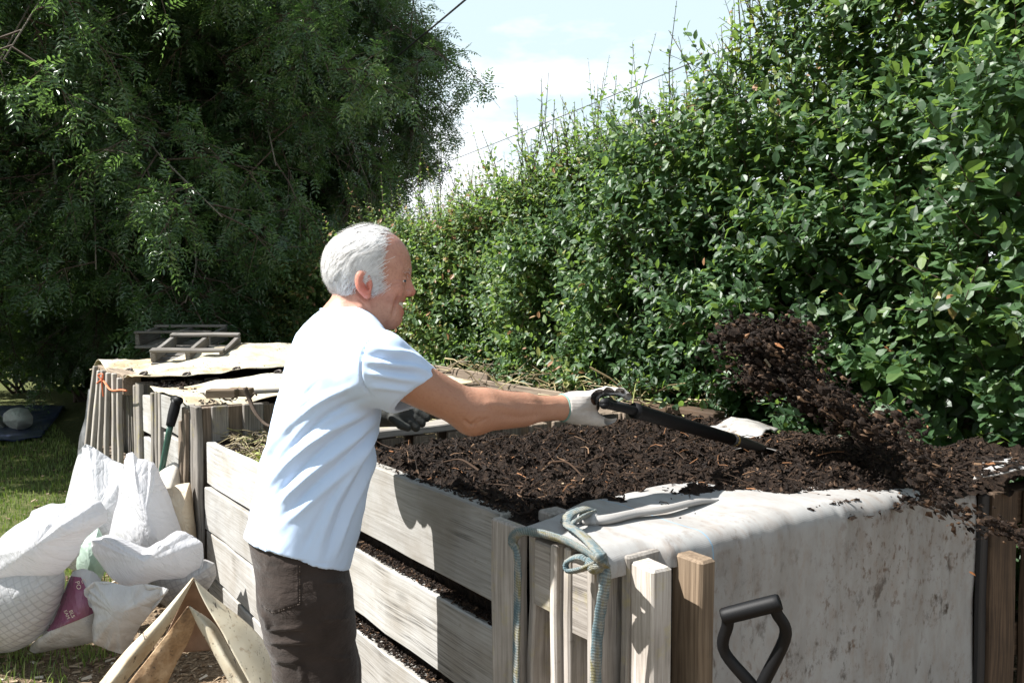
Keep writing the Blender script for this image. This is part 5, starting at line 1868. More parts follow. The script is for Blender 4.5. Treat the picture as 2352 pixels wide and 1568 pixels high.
mb = MB()
L_ = catmull(np.array([(163, 1322), (146, 1362), (128, 1406), (112, 1436), (104, 1446)]), 24)
R_ = catmull(np.array([(186, 1325), (204, 1365), (213, 1400), (205, 1412), (112, 1450)]), 24)
P = np.array([[on_front(*(l * (1 - u) + r * u), 0.006) for u in np.linspace(0, 1, 18)] for l, r in zip(L_, R_)])
gridsurf(mb, P, gc=P)
pr_ = mb.build('printed_panel', M['film_purple'], o, smooth=True)
M['print'] = simple('pale_print', (0.62, 0.50, 0.40), 0.5)


def lettering(txt, x, y, dx, dy, size, parent):
    """words laid on the sack: (x,y) start, (dx,dy) reading direction in the photo"""
    cu = bpy.data.curves.new('lettering', 'FONT')
    cu.body = txt
    cu.size = 1.0
    ob = bpy.data.objects.new('lettering', cu)
    COL.objects.link(ob)
    me = ob.to_mesh()
    co_ = np.array([v.co[:] for v in me.vertices])
    fa = [list(p.vertices) for p in me.polygons]
    ob.to_mesh_clear()
    bpy.data.objects.remove(ob)
    bpy.data.curves.remove(cu)
    d = unit(A(dx, dy))
    nrm = A(d[1], -d[0])
    V = np.array([on_front(*(A(x, y) + d * q[0] * size + nrm * q[1] * size), 0.009) for q in co_])
    m_ = MB()
    m_.add(V, fa)
    m_.build('lettering', M['print'], parent)


lettering('PO', 172, 1335, 0.3, 1, 15, pr_)
lettering('C', 186, 1330, 0.3, 1, 15, pr_)
lettering('BLS', 158, 1402, 0.45, 1, 12, pr_)
lettering('EAM', 146, 1402, 0.45, 1, 11, pr_)
sack('plastic_sack', [(194, 1352), (215, 1335), (250, 1335), (293, 1345), (335, 1340), (387, 1352), (360, 1390), (320, 1440), (300, 1480), (284, 1502), (250, 1492), (214, 1474), (213, 1440), (218, 1410), (205, 1385)], 3.20, 0.06, 'film_clear', 'crumpled translucent sack lying in front of the pile, by the folded sheet', seed=11.4, centre=(272, 1410), amp=0.02, freq=8, pleat=0.012, power=1.0)
sack('plastic_sack', [(203, 895), (212, 890), (230, 890), (240, 930), (238, 1000), (232, 1060), (205, 1068), (178, 1050), (183, 1000), (195, 960), (200, 920)], 5.95, 0.16, 'film_grey', 'grey polythene sack standing at the corner of the farthest bin', seed=12.2, amp=0.012, freq=6, group=None)

# far corner of the lawn: blue sheet with filled sacks
mb = MB()
P = patch(on(-160, 1030, 2, 0.03), on(95, 1003, 2, 0.03), on(150, 930, 2, 0.03), on(-120, 932, 2, 0.03), 40, 0.03, 5)
gridsurf(mb, P, gc=P, thick=0.004)
o = mb.build('blue_sheet', simple('blue_tarpaulin', (0.02, 0.03, 0.075), 0.45, 0.5, 8, 0.3, 0.3), smooth=True)
tag(o, 'dark blue plastic sheet spread on the shaded grass at the far left', 'sheet')
M['sack_pale'] = film('pale_green_sack', (0.50, 0.54, 0.50), 0.15, 0.5)
sack('filled_sack', [(8, 950), (25, 938), (45, 935), (65, 940), (76, 958), (74, 975), (55, 988), (38, 993), (20, 980), (6, 968)], 9.2, 0.22, 'sack_pale', 'pale round filled sack on the blue sheet', seed=14.0, amp=0.012, freq=5, group='filled sacks on the blue sheet')
sack('filled_sack', [(-30, 955), (-10, 942), (4, 955), (14, 975), (22, 990), (8, 996), (-14, 992), (-36, 980)], 9.35, 0.2, 'sack_pale', 'striped-looking sack half out of view beside the pale round one', seed=15.0, amp=0.012, freq=5, group='filled sacks on the blue sheet')

# ------------------------------------------------------------------ overhead wires
M['wire'] = simple('cable', (0.03, 0.03, 0.032), 0.6)


def wire(p0, p1, r, label, sag=0.25):
    mb = MB()
    d = p1 - p0
    a, b = p0 - d * 0.6, p1 + d * 0.8
    u = np.linspace(0, 1, 40)[:, None]
    P = a * (1 - u) + b * u - A(0, 0, sag) * (4 * u * (1 - u))
    tube(mb, P, r, 6)
    o = mb.build('overhead_wire', M['wire'])
    tag(o, label, 'wire', 'overhead wires')


wire(at(850, 178, 9.6), at(1066, -2, 7.5), 0.010, 'thick overhead cable slanting across the ash tree at the top', 0.02)
wire(at(1190, 305, 24.0), at(1640, 118, 16.0), 0.011, 'thin overhead wire crossing the sky just above the hedge', 0.05)
wire(at(1400, 285, 22.0), at(1700, 180, 15.0), 0.008, 'lower thin wire mostly hidden by the hedge top', 0.05)

# ------------------------------------------------------------------ compost in flight
mb = MB()


def clod(c, r, sq, rn):
    th, ph = np.meshgrid(np.arange(10) * 6.2832 / 10, np.linspace(0.15, math.pi - 0.15, 7), indexing='ij')
    S = np.stack([np.sin(ph) * np.cos(th), np.sin(ph) * np.sin(th), np.cos(ph)], -1)
    Q = c + S * r * sq * (1 + 0.45 * vnoise(S.reshape(-1, 3) * 2.2 + rng.random(3) * 40).reshape(10, 7, 1))
    i, j = np.meshgrid(np.arange(10), np.arange(6), indexing='ij')
    i2 = (i + 1) % 10
    mb.add(Q.reshape(-1, 3), np.stack([i*7+j, i*7+j+1, i2*7+j+1, i2*7+j], -1).reshape(-1, 4), gc=(Q + rng.random(3) * 9).reshape(-1, 3), rnd=rn)


tracks = [((1700, 770), (1830, 790), 2.45, 60, 45, 85), ((1720, 850), (1860, 880), 2.42, 60, 45, 60), ((1860, 900), (1960, 950), 2.32, 55, 34, 44), ((1930, 960), (2040, 1000), 2.25, 60, 30, 22), ((2080, 960), (2110, 1080), 2.1, 42, 36, 10), ((2110, 1080), (2160, 1150), 2.0, 42, 20, 5), ((2150, 1150), (2352, 1235), 1.85, 70, 8, 8), ((2352, 1235), (2480, 1300), 1.7, 40, 8, 5)]
for (a, b, d, sx_, sy_, n) in tracks:
    a, b = A(*a), A(*b)
    for k in range(n):
        u = rng.random()
        q = a * (1 - u) + b * u + rng.normal(0, 1, 2) * A(sx_, sy_) * 0.42
        c = at(q[0], q[1], d + 0.09 * rng.normal() - 0.1 * u * (d < 2))
        clod(c, (0.008 + 0.020 * rng.random() ** 1.5) * (1.0 if d > 2.2 else 0.7), np.array([1.0, 1.0, 0.75]), 0.3)
    m = n * 26
    u = rng.random((m, 1))
    q = a * (1 - u) + b * u + rng.normal(0, 1, (m, 2)) * A(sx_, sy_) * 0.55
    dd = d + 0.10 * rng.normal(0, 1, m)
    P = np.array([at(x, y, e) for (x, y), e in zip(q, dd)])
    P = P[P[:, 2] > 1.0 if d > 2.1 else P[:, 2] > 0.8]
    first = len(mb.f)
    sz = 0.008 + 0.026 * rng.random(len(P)) ** 1.8
    # scraps tumbling mostly along the line of flight
    dirv = unit(RT * 0.85 - A(0, 0, 0.45) + rng.normal(0, 0.45, P.shape))
    s = unit(np.cross(dirv, rng.normal(0, 1, P.shape)))
    v = np.cross(dirv, s)
    L, W_, T_ = sz[:, None], (sz * 0.28)[:, None], (sz * 0.16)[:, None]
    V = np.stack([P - dirv*L/2, P - dirv*L/5 + s*W_, P - dirv*L/5 + v*T_, P - dirv*L/5 - s*W_, P - dirv*L/5 - v*T_, P + dirv*L/2], 1)
    kk = np.arange(len(P))[:, None] * 6
    F = np.concatenate([kk + np.array([f_]) for f_ in [(0, 1, 2), (0, 2, 3), (0, 3, 4), (0, 4, 1), (5, 2, 1), (5, 3, 2), (5, 4, 3), (5, 1, 4)]])
    mb.add(V.reshape(-1, 3), F, rnd=np.repeat(np.clip(rng.beta(2, 2.7, len(P)), 0, 1), 6), mat=1)
for (x, y) in [(1762, 832), (1792, 872)]:
    c = at(x, y, 2.3)
    plank(mb, c - RT * 0.008 + UP * 0.008, c + RT * 0.010 - UP * 0.012, (0.3, 0.5, 0.6), 0.014, 0.004, mat=1, rnd=1.0)
for (x, y, d) in [(1925, 672, 2.5), (2060, 940, 2.2), (2225, 1312, 1.7), (2030, 795, 2.4)]:
    c = at(x, y, d)
    add_leaves(mb, c[None], (RT * 0.8 - A(0, 0, .4))[None], A(-.4, -.3, .8)[None], np.array([0.02]), np.array([0.008]), np.array([0.95]), True, 1)
o = mb.build('thrown_compost', [M['compost'], M['compost_bit']])
tag(o, 'clods and scraps of dark compost flying through the air off the shovel', 'thrown compost', kind='stuff')

# ================================================================== THE MAN
DM = 1.88                                  # his distance from the viewpoint
c20, s20 = math.cos(R(20)), math.sin(R(20))
c10, s10 = math.cos(R(9)), math.sin(R(9))
hx = c20 * RT + s20 * FH                   # the way he faces
hz = A(0, 0, 1)
hy = np.cross(hz, hx)                      # his left
HO = at(839, 655, DM)                      # middle of the head between the ears
tlt = R(3)
kx = c10 * RT + s10 * FH                   # his head is turned a little more towards us
ky = np.cross(hz, kx)
HX = kx * math.cos(tlt) - hz * math.sin(tlt)
HZ = np.cross(HX, ky)
HM = np.array([HX, ky, HZ])


def hd(x, y, z):
    return HO + HX * x + ky * y + HZ * z


man = thing('person', (*at(720, 1500, DM)[:2], 0), 'man in pale blue t-shirt and brown trousers reaching out with a shovel over the bin', 'person')

RS, RE, RW = at(868, 836, 1.70), at(1083, 945, 1.80), at(1294, 936, 1.95)
LS, LE, LW = at(800, 838, 2.06), at(790, 985, 2.20), at(862, 955, 2.24)
NB = at(792, 760, DM)
CH, PV = at(755, 900, DM), at(700, 1240, DM)
FA, FB = at(728, 1500, 1.79), at(742, 1500, 1.97)
FA0, FB0 = A(FA[0] + 0.01, FA[1], 0.09), A(FB[0] + 0.01, FB[1], 0.09)


def to_head(p):
    return (p - HO.astype(np.float32)) @ HM.T.astype(np.float32)


def f_head(p):
    q = to_head(p)
    qa = q.copy()
    qa[:, 1] = np.abs(q[:, 1])
    k = q - np.float32((-0.017, 0, 0))      # face features
    ka = k.copy()
    ka[:, 1] = np.abs(k[:, 1])
    d = sd_ell(q, (0.008, 0, 0.045), (0.097, 0.0775, 0.091))
    d = smin(d, sd_ell(k, (0.043, 0, 0.055), (0.059, 0.064, 0.062)), 0.03)
    d = smin(d, sd_ell(k, (0.058, 0, -0.018), (0.049, 0.057, 0.078)), 0.03)
    d = smin(d, sd_cone(ka, (0.014, 0.054, -0.050), (0.078, 0.014, -0.080), 0.017, 0.017), 0.03)
    d = smin(d, np.linalg.norm(k - np.float32((0.086, 0, -0.077)), axis=1) - 0.0185, 0.016)
    d = smin(d, sd_ell(k, (0.083, 0, -0.042), (0.025, 0.034, 0.032)), 0.02)
    # cheek pushed up by the smile
    d = smin(d, np.linalg.norm(ka - np.float32((0.084, 0.042, -0.008)), axis=1) - 0.023, 0.016)
    d = smin(d, sd_cone(ka, (0.1075, 0.004, 0.040), (0.090, 0.043, 0.042), 0.0125, 0.011), 0.012)
    d = smax(d, -(np.linalg.norm(ka - np.float32((0.119, 0.034, 0.016)), axis=1) - 0.0175), 0.010)
    d = smin(d, sd_cone(k, (0.110, 0, 0.026), (0.1230, 0, -0.009), 0.0080, 0.0128), 0.010)
    d = smin(d, np.linalg.norm(ka - np.float32((0.117, 0.0125, -0.0125)), axis=1) - 0.0092, 0.005)
    d = smax(d, -(np.linalg.norm(ka - np.float32((0.120, 0.0085, -0.0225)), axis=1) - 0.0045), 0.003)
    lid = np.linalg.norm(ka - np.float32((0.0985, 0.032, 0.0165)), axis=1) - 0.0138
    lid = smax(lid, -(sd_cone(ka, (0.115, 0.018, 0.0155), (0.102, 0.046, 0.0135), 0.0030, 0.0022)), 0.002)
    d = smin(d, lid, 0.004)
    # lips parted in a smile
    d = smax(d, -sd_cone(ka, (0.113, 0.0, -0.0450), (0.094, 0.032, -0.036), 0.0108, 0.0055), 0.003)
    d = smin(d, sd_cone(ka, (0.1055, 0.0, -0.0310), (0.088, 0.033, -0.030), 0.0052, 0.003), 0.005)
    d = smin(d, sd_cone(ka, (0.1030, 0.0, -0.0600), (0.086, 0.032, -0.043), 0.0068, 0.003), 0.005)
    # ears
    ct, st = math.cos(R(12)), math.sin(R(12))
    Me = np.array([[ct, 0, st], [0, 1, 0], [-st, 0, ct]])
    e = sd_ell(qa, (-0.002, 0.0825, 0.005), (0.0195, 0.0105, 0.0315), Me)
    e = smax(e, -sd_ell(qa, (0.0035, 0.0935, 0.004), (0.0125, 0.0105, 0.021), Me), 0.002)
    e = smin(e, np.linalg.norm(qa - np.float32((0.007, 0.079, -0.024)), axis=1) - 0.0085, 0.008)
    e = smin(e, np.linalg.norm(qa - np.float32((0.013, 0.083, 0.0)), axis=1) - 0.0045, 0.004)
    d = smin(d, e, 0.005)
    # neck with its two cords
    d = smin(d, sd_cone(q, (-0.020, 0, -0.03), (-0.042, 0, -0.15), 0.0535, 0.058), 0.018)
    d = smin(d, sd_cone(qa, (-0.016, 0.052, -0.03), (0.022, 0.022, -0.13), 0.0105, 0.0105), 0.012)
    return d


def f_body(p):
    d = f_head(p)
    d = smin(d, sd_cone(p, NB, CH, 0.06, 0.075), 0.04)
    d = smin(d, sd_cone(p, CH, PV, 0.075, 0.075), 0.05)
    for S, E, W, sg in ((RS, RE, RW, 1), (LS, LE, LW, -1)):
        d = smin(d, sd_cone(p, NB, S, 0.05, 0.052), 0.04)
        a = sd_cone(p, S, E, 0.052, 0.043)
        a = smin(a, sd_cone(p, E, W, 0.043, 0.0275), 0.03)
        a = smin(a, sd_cone(p, E * 0.86 + W * 0.14 + A(0, 0, 0.006), E * 0.48 + W * 0.52, 0.043, 0.034), 0.03)
        a = smin(a, np.linalg.norm(p - (E + A(0.004, 0, -0.022)).astype(np.float32), axis=1) - 0.026, 0.025)
        h = W + unit(W - E) * 0.07
        a = smin(a, sd_cone(p, W, h, 0.026, 0.027), 0.02)
        d = smin(d, a, 0.03)
    for a_, b_ in ((PV + A(0, 0, -0.02), FA0), (PV + A(0, 0, -0.02), FB0)):
        d = smin(d, sd_cone(p, a_, b_, 0.06, 0.035), 0.03)
    return d


allp = np.array([HO + A(0, 0, .16), RS, RE, RW + unit(RW - RE) * .1, LS, LE, LW, FA0, FB0, PV])
lo, hi = allp.min(0) - 0.13, allp.max(0) + 0.13
lo[2] = 0.62
hi[2] = HO[2] + 0.16
V, F = sdf_mesh(f_body, lo, hi, 0.0027)
V = relax(V, F, 1, 0.4)


def creases(V, N, lines, facing=0.0):
    """soft ridges (+) and grooves (-) along surveyed lines: (points, height in m, half width in photo px)"""
    x, y = np.array(proj_all(V))
    fr = (N @ -FW) > facing
    H = np.zeros(len(V))
    for pts, amp, wd in lines:
        pts = catmull(pts, 14)
        best = np.full(len(V), 1e9)
        tt = np.zeros(len(V))
        for k in range(len(pts) - 1):
            a, b = pts[k], pts[k + 1]
            ba = b - a
            t_ = np.clip(((x - a[0]) * ba[0] + (y - a[1]) * ba[1]) / (ba @ ba), 0, 1)
            dd = np.hypot(x - a[0] - t_ * ba[0], y - a[1] - t_ * ba[1])
            m = dd < best
            best[m] = dd[m]
            tt[m] = (k + t_[m]) / (len(pts) - 1)
        H += amp * np.exp(-(best / wd) ** 2) * np.clip(np.minimum(tt, 1 - tt) * 5, 0.15, 1)
    return V + N * (H * fr)[:, None]


def proj_all(V):
    q = V - CAM
    d = q @ FW
    return 1176 + FPX * (q @ RT) / d, 784 - FPX * (q @ UP) / d


def z5(x, y):
    return ((1200 + x / 2.852) / 1.7415, (850 + y / 2.852) / 1.7415)


N = vnormals(V, F)
face_lines = [([z5(1135, 930), z5(1095, 1010), z5(1075, 1110), z5(1050, 1200)], -0.005, 3.0),
              ([z5(1085, 960), z5(1040, 1050), z5(1020, 1150)], 0.003, 5),
              ([z5(1150, 770), z5(1090, 760), z5(1010, 790)], -0.0022, 1.8), ([z5(1150, 800), z5(1080, 810), z5(1020, 840)], -0.0022, 1.8),
              ([z5(1160, 830), z5(1100, 860), z5(1060, 900)], -0.001, 1.8),
              ([z5(800, 690), z5(760, 705), z5(742, 780), z5(765, 860), z5(800, 880)], -0.005, 2.4), ([z5(640, 970), z5(740, 1060), z5(800, 1200)], -0.0022, 2.5), ([z5(600, 1030), z5(680, 1100), z5(720, 1200)], -0.0018, 2.5), ([z5(770, 960), z5(800, 1080), z5(850, 1220)], 0.002, 5),
              ([z5(1190, 560), z5(1090, 540), z5(990, 560)], -0.0007, 1.6), ([z5(1185, 500), z5(1090, 480), z5(1000, 495)], -0.0007, 1.6),
              ([(1062, 960), (1080, 975), (1098, 968)], -0.004, 4), ([(1105, 925), (1150, 930), (1210, 950)], 0.003, 9), ([(1090, 985), (1100, 970), (1125, 958)], -0.003, 2.5), ([(1075, 988), (1088, 968), (1108, 958)], -0.0025, 2.5), ([(1130, 948), (1190, 958), (1260, 950)], -0.0025, 7), ([(1190, 925), (1240, 930), (1285, 928)], 0.0015, 3)]
V = creases(V, N, face_lines)
mb = MB()
q = to_head(V.astype(np.float32))
red = np.zeros(len(V))
for c_, r_, a_ in [((0.111, 0, -0.008), 0.020, 0.5), ((0.0, -0.085, 0.0), 0.036, 0.65), ((0.0, -0.082, -0.02), 0.02, 0.4), ((0.073, -0.048, -0.01), 0.03, 0.3), ((0.088, -0.01, -0.034), 0.014, 0.55), ((0.086, -0.01, -0.056), 0.015, 0.7), ((0.069, -0.028, -0.037), 0.009, 0.4), ((0.05, 0, 0.11), 0.06, 0.3), ((0.072, 0, -0.08), 0.025, 0.2)]:
    red += a_ * np.exp(-(((q - np.float32(c_)) ** 2).sum(1)) / r_ ** 2)
arm = np.clip((np.linalg.norm(q, axis=1) - 0.2) / 0.08, 0, 1)
mb.add(V, F, gc=V, rnd=np.clip(red, 0, 1) - arm)
t = NT('skin')
g = t.attr('gc').outputs['Vector']
rn = t.attr('rnd').outputs['Fac']
nz1 = t.noise(g, 30.0, 4, 0.6)
nz2 = t.noise(g, 170.0, 4, 0.65)
c = t.ramp(nz1.outputs[0], [(0.3, (0.37, 0.185, 0.13)), (0.7, (0.50, 0.28, 0.20))]).outputs[0]
c = t.mix(t.math('MAXIMUM', rn, 0.0), c, (0.52, 0.14, 0.10))
c = t.mix(t.math('MAXIMUM', t.math('MULTIPLY', rn, -0.75), 0.0), c, (0.30, 0.15, 0.09))
c = t.mix(t.math('MULTIPLY', t.ramp(nz2.outputs[0], [(0.52, 0.0), (0.66, 1.0)]).outputs[0], 0.4), c, (0.27, 0.12, 0.08))
t.bsdf(c, 0.5, 0.35, t.bump(nz2.outputs[0], 0.3, 0.003), sss=0.08)
M['skin'] = t.m
mb.build('body', M['skin'], man, smooth=True)


def ell_mesh(mb, c, r, Mx=np.eye(3), n=20, m=14, rnd=0.5, mat=0):
    th, ph = np.meshgrid(np.linspace(0, 2 * math.pi, n + 1), np.linspace(0.01, math.pi - 0.01, m), indexing='ij')
    S = np.stack([np.sin(ph) * np.cos(th), np.sin(ph) * np.sin(th), np.cos(ph)], -1) * np.asarray(r)
    P = c + S @ np.asarray(Mx)
    gridsurf(mb, P[:, ::-1], rnd=rnd, mat=mat)


M['eye_white'] = simple('eye_white', (0.7, 0.66, 0.62), 0.2)
M['iris'] = simple('iris', (0.03, 0.05, 0.07), 0.15)
for s in (-1, 1):
    mb = MB()
    ell_mesh(mb, hd(0.0815, 0.032 * s, 0.0165), (0.0122,) * 3)
    ell_mesh(mb, hd(0.0890, 0.034 * s, 0.0150), (0.0055, 0.0075, 0.0058), HM, mat=1)
    mb.build('eye', [M['eye_white'], M['iris']], man, smooth=True)
mb = MB()
u = np.linspace(-1, 1, 17)
P = np.array([[hd(0.0875 - 0.0115 * a * a, 0.030 * a, z + 0.004 * a * a) for z in (-0.035, -0.042, -0.0500)] for a in u])
gridsurf(mb, P, thick=0.003)
mb.build('teeth', simple('tooth_enamel', (0.70, 0.66, 0.56), 0.3), man, smooth=True)

# hair: thick white fringe round the back and sides, thin over the crown
def hair_amt(q):
    x, y, z = q[:, 0], q[:, 1], q[:, 2]
    xb = np.interp(z, [-0.03, 0.0, 0.035, 0.08, 0.105, 0.122, 0.14], [0.040, 0.043, 0.036, 0.040, 0.038, 0.046, 0.056])
    side = np.clip((xb - x) / 0.008, 0, 1)
    low = np.where(x > 0.018, np.clip((z + 0.010) / 0.006, 0, 1), np.where(x > -0.028, np.clip((z - 0.034) / 0.006, 0, 1), np.clip((z + 0.026 + 0.25 * (x + 0.03)) / 0.008, 0, 1)))
    return side * low


def f_hair(p):
    q = to_head(p)
    d = sd_ell(q, (0.010, 0, 0.045), (0.098, 0.0785, 0.092))
    th = 0.006 * np.clip((0.135 - q[:, 2]) / 0.05, 0.25, 1) * np.clip((0.05 - q[:, 0]) / 0.03, 0.3, 1)
    flow = vnoise(np.column_stack([q[:, 0] * 45 + q[:, 2] * 20, q[:, 1] * 45, (q[:, 2] - 0.6 * q[:, 0]) * 110])).astype(np.float32)
    flow2 = vnoise(q * 55).astype(np.float32)
    outer = d - th - 0.0022 * flow - 0.002 * flow2
    inner = -(d + 0.006)
    am = hair_amt(q + np.float32((0.013, 0, 0)))
    return np.maximum(np.maximum(outer, inner), (0.92 - am) * 0.014)


V, F = sdf_mesh(f_hair, HO - 0.16, HO + 0.17, 0.003)
V = relax(V, F, 1, 0.5)
hb = MB()
hb.add(V, F, gc=V, rnd=0.6)
# separate locks
n = 24000
dirs = unit(rng.normal(0, 1, (n * 2, 3)))
pts = A(0.010, 0, 0.045) + dirs * A(0.099, 0.079, 0.093)
jit_ = pts + rng.normal(0, 0.008, pts.shape)
pts = pts[hair_amt(jit_) > 0.35][:n]
n = len(pts)
nm = unit((pts - A(0.010, 0, 0.045)) / A(0.099, 0.079, 0.093) ** 2)
down = np.where(pts[:, 2:3] > 0.115, A(-1, 0, 0.25), A(-0.75, 0, -0.8))
tang = unit(down - nm * (down * nm).sum(1, keepdims=True) + rng.normal(0, 0.10, (n, 3)) + 0.55 * np.column_stack([vnoise(pts * 38), vnoise(pts * 38 + 50), vnoise(pts * 38 + 90)]))
side = np.cross(nm, tang)
L = 0.026 + 0.022 * rng.random(n)
ph = rng.random(n) * 6.28
K = 6
thick = (0.007 + 0.005 * rng.random(n)) * np.clip((0.137 - pts[:, 2]) / 0.05, 0.3, 1)
E_C, E_R = A(0.010, 0, 0.045), A(0.098, 0.0785, 0.092)
ncl = 520
cid = rng.choice(n, ncl, replace=False)
own = np.empty(n, int)
for s0 in range(0, n, 3000):
    own[s0:s0+3000] = ((pts[s0:s0+3000, None] - pts[None, cid]) ** 2).sum(2).argmin(1)
ctan = tang[cid][own]
cL = (0.030 + 0.018 * rng.random(ncl))[own]
ctip = pts[cid][own] + unit(ctan) * cL[:, None] + side * (0.004 * rng.normal(0, 1, ncl)[own])[:, None]
clift = (0.004 * rng.random(ncl))[own]
fly = rng.random(n) < 0.07
rows = []
for k in range(K):
    u = k / (K - 1)
    wob = (np.sin(ph + 5.0 * u) * 0.0022 * u)[:, None]
    c_ = pts + tang * (L * u)[:, None] + side * wob
    g_ = np.where(fly, 0.0, 0.78) * u ** 1.3
    c_ = c_ * (1 - g_)[:, None] + ctip * g_[:, None]
    rel = (c_ - E_C) / E_R
    rad = np.linalg.norm(rel, axis=1, keepdims=True)
    want = 1 + ((thick + clift) * (1 - 0.35 * u * u) + fly * (0.009 * u * u)) [:, None] / 0.09
    c_ = E_C + rel / rad * want * E_R
    w_ = np.where(fly, 0.00022, 0.00045)[:, None] * (1 - 0.6 * u)
    rows += [c_ - side * w_, c_ + side * w_]
Vh = np.stack(rows, 1)
Vw = HO + Vh.reshape(-1, 3) @ HM
kk = np.arange(n)[:, None] * (2 * K)
Fh = np.concatenate([kk + np.array([(2*q, 2*q+1, 2*q+3, 2*q+2)]) for q in range(K - 1)])
hb.add(Vw, Fh, rnd=np.repeat(np.clip(0.45 + 0.45 * vnoise(pts * 60) + 0.2 * rng.normal(0, 1, n), 0, 1), 2 * K))
# wisps over the crown and eyebrow hairs
for (cnt, box) in ((130, 'brow'),):
    for k in range(cnt):
        if box == 'top':
            a = rng.uniform(-0.9, 0.9)
            x0 = rng.uniform(-0.06, 0.03)
            b = A(x0, 0.06 * a, 0)
            zz = 1 - ((x0 - 0.008) / 0.106) ** 2 - (0.06 * a / 0.0795) ** 2
            if zz < 0.1:
                continue
            b[2] = 0.045 + 0.093 * math.sqrt(zz) + 0.002
            d_ = A(-0.8, 0.2 * rng.normal(), 0.02 + 0.2 * rng.random())
            l = 0.018 + 0.02 * rng.random()
        else:
            s = rng.choice([-1, 1])
            b = A(0.100 - 0.02 * (k % 10) / 10, s * (0.016 + 0.03 * (k % 10) / 10), 0.041 + 0.004 * rng.normal())
            d_ = A(0.3, s * 0.8, 0.3 * rng.normal())
            l = 0.011
        p0, p1 = hd(*b), hd(*(b + unit(d_) * l * 0.6))
        p2 = hd(*(b + unit(d_) * l - A(0, 0, 0.12 * l)))
        tube(hb, [p0, p1, p2], [0.0005, 0.0003], 3, rnd=0.95, cap=False)
t = NT('white_hair')
rn = t.attr('rnd').outputs['Fac']
g = t.attr('gc').outputs['Vector']
nz1 = t.noise(g, 120.0, 4, 0.7)
c = t.ramp(t.math('ADD', t.math('MULTIPLY', rn, 0.5), t.math('MULTIPLY', nz1.outputs[0], 0.5)), [(0.2, (0.52, 0.505, 0.49)), (0.6, (0.82, 0.81, 0.80))]).outputs[0]
t.bsdf(c, 0.5, 0.35, t.bump(nz1.outputs[0], 0.3, 0.003), 0.3)
M['hair'] = t.m
hb.build('hair', M['hair'], man, smooth=True)

# ---- t-shirt
LV = [(1400, 545, 800, .185), (1301, 560, 806, .185), (1223, 561, 826, .182), (1152, 577, 842, .180), (1082, 596, 856, .184), (976, 616, 874, .192), (900, 634, 886, .203), (850, 643, 892, .208), (800, 656, 892, .203), (768, 669, 884, .190), (745, 690, 872, .165), (725, 722, 858, .125), (710, 752, 840, .085), (700, 770, 826, .05)]
lz, lx, ly, lra, lrb = [], [], [], [], []
for (y, l, r, rb) in LV:
    c_ = at((l + r) / 2, y, DM)
    h = (r - l) / 2 / (FPX / DM)
    lz.append(c_[2]), lx.append(c_[0]), ly.append(c_[1]), lrb.append(rb)
    lra.append(math.sqrt(max(0.02 ** 2, h * h - (s20 * rb) ** 2)) / c20)
o_ = np.argsort(lz)
lz, lx, ly, lra, lrb = [np.array(q)[o_] for q in (lz, lx, ly, lra, lrb)]


def f_torso(p, grow=0.0):
    z = p[:, 2]
    cx, cy = np.interp(z, lz, lx), np.interp(z, lz, ly)
    ra, rb = np.interp(z, lz, lra) + grow, np.interp(z, lz, lrb) + grow
    qx, qy = p[:, 0] - cx, p[:, 1] - cy
    a = qx * hx[0] + qy * hx[1]
    b = qx * hy[0] + qy * hy[1]
    k = (np.abs(a / ra) ** 2.25 + np.abs(b / rb) ** 2.25) ** (1 / 2.25)
    d = ((k - 1) * np.minimum(ra, rb)).astype(np.float32)
    return np.maximum(d, (z - lz[-1]).astype(np.float32))


SH = at(961, 906, 1.765)                   # centre of the sleeve opening
sdir = unit(SH - RS)
hemn = np.cross(at(803, 1308, DM - 0.02) - at(562, 1233, DM), at(700, 1294, DM - 0.17) - at(562, 1233, DM))
hemn = unit(hemn) * (1 if hemn[2] > 0 else -1)
HP = at(562, 1233, DM)
# sleeve opening plane follows the hem line of the sleeve
s1, s2 = at(1017, 868, 1.765), at(907, 940, 1.73)
sn = unit(np.cross(s1 - s2, FH * 0.92 + RT * 0.40))
if sn @ sdir < 0:
    sn = -sn
LSH = LS + (LE - LS) * 0.62


def f_shirt(p):
    d = f_torso(p)
    d = smin(d, sd_cone(p, NB + A(0, 0, -0.01), RS + A(0, 0, -0.012), 0.062, 0.066), 0.05)
    d = smin(d, sd_cone(p, NB + A(0, 0, -0.01), LS + A(0, 0, -0.012), 0.062, 0.066), 0.05)
    sl = sd_cone(p, RS + sdir * 0.0, SH + sdir * 0.10, 0.074, 0.064)
    sl = np.maximum(sl, ((p - s1.astype(np.float32)) @ sn.astype(np.float32)))
    ll = sd_cone(p, LS, LSH, 0.078, 0.066)
    d = smin(d, smin(sl, ll, 0.02), 0.022)
    inn = sd_cone(p, SH - sdir * 0.05, SH + sdir * 0.12, 0.054, 0.0585)
    d = np.maximum(d, -inn)
    inn2 = sd_cone(p, LSH - unit(LE - LS) * 0.03, LSH + unit(LE - LS) * 0.1, 0.055, 0.058)
    d = np.maximum(d, -inn2)
    h = ((p - HP.astype(np.float32)) @ hemn.astype(np.float32))
    d = np.maximum(d, -h)
    d = np.maximum(d, -np.maximum(f_torso(p, -0.007), h - 0.05))
    # neck opening
    nk = sd_cone(p, hd(-0.036, 0, -0.105), hd(-0.005, 0, 0.02), 0.064, 0.066)
    d = smax(d, -nk, 0.006)
    return d


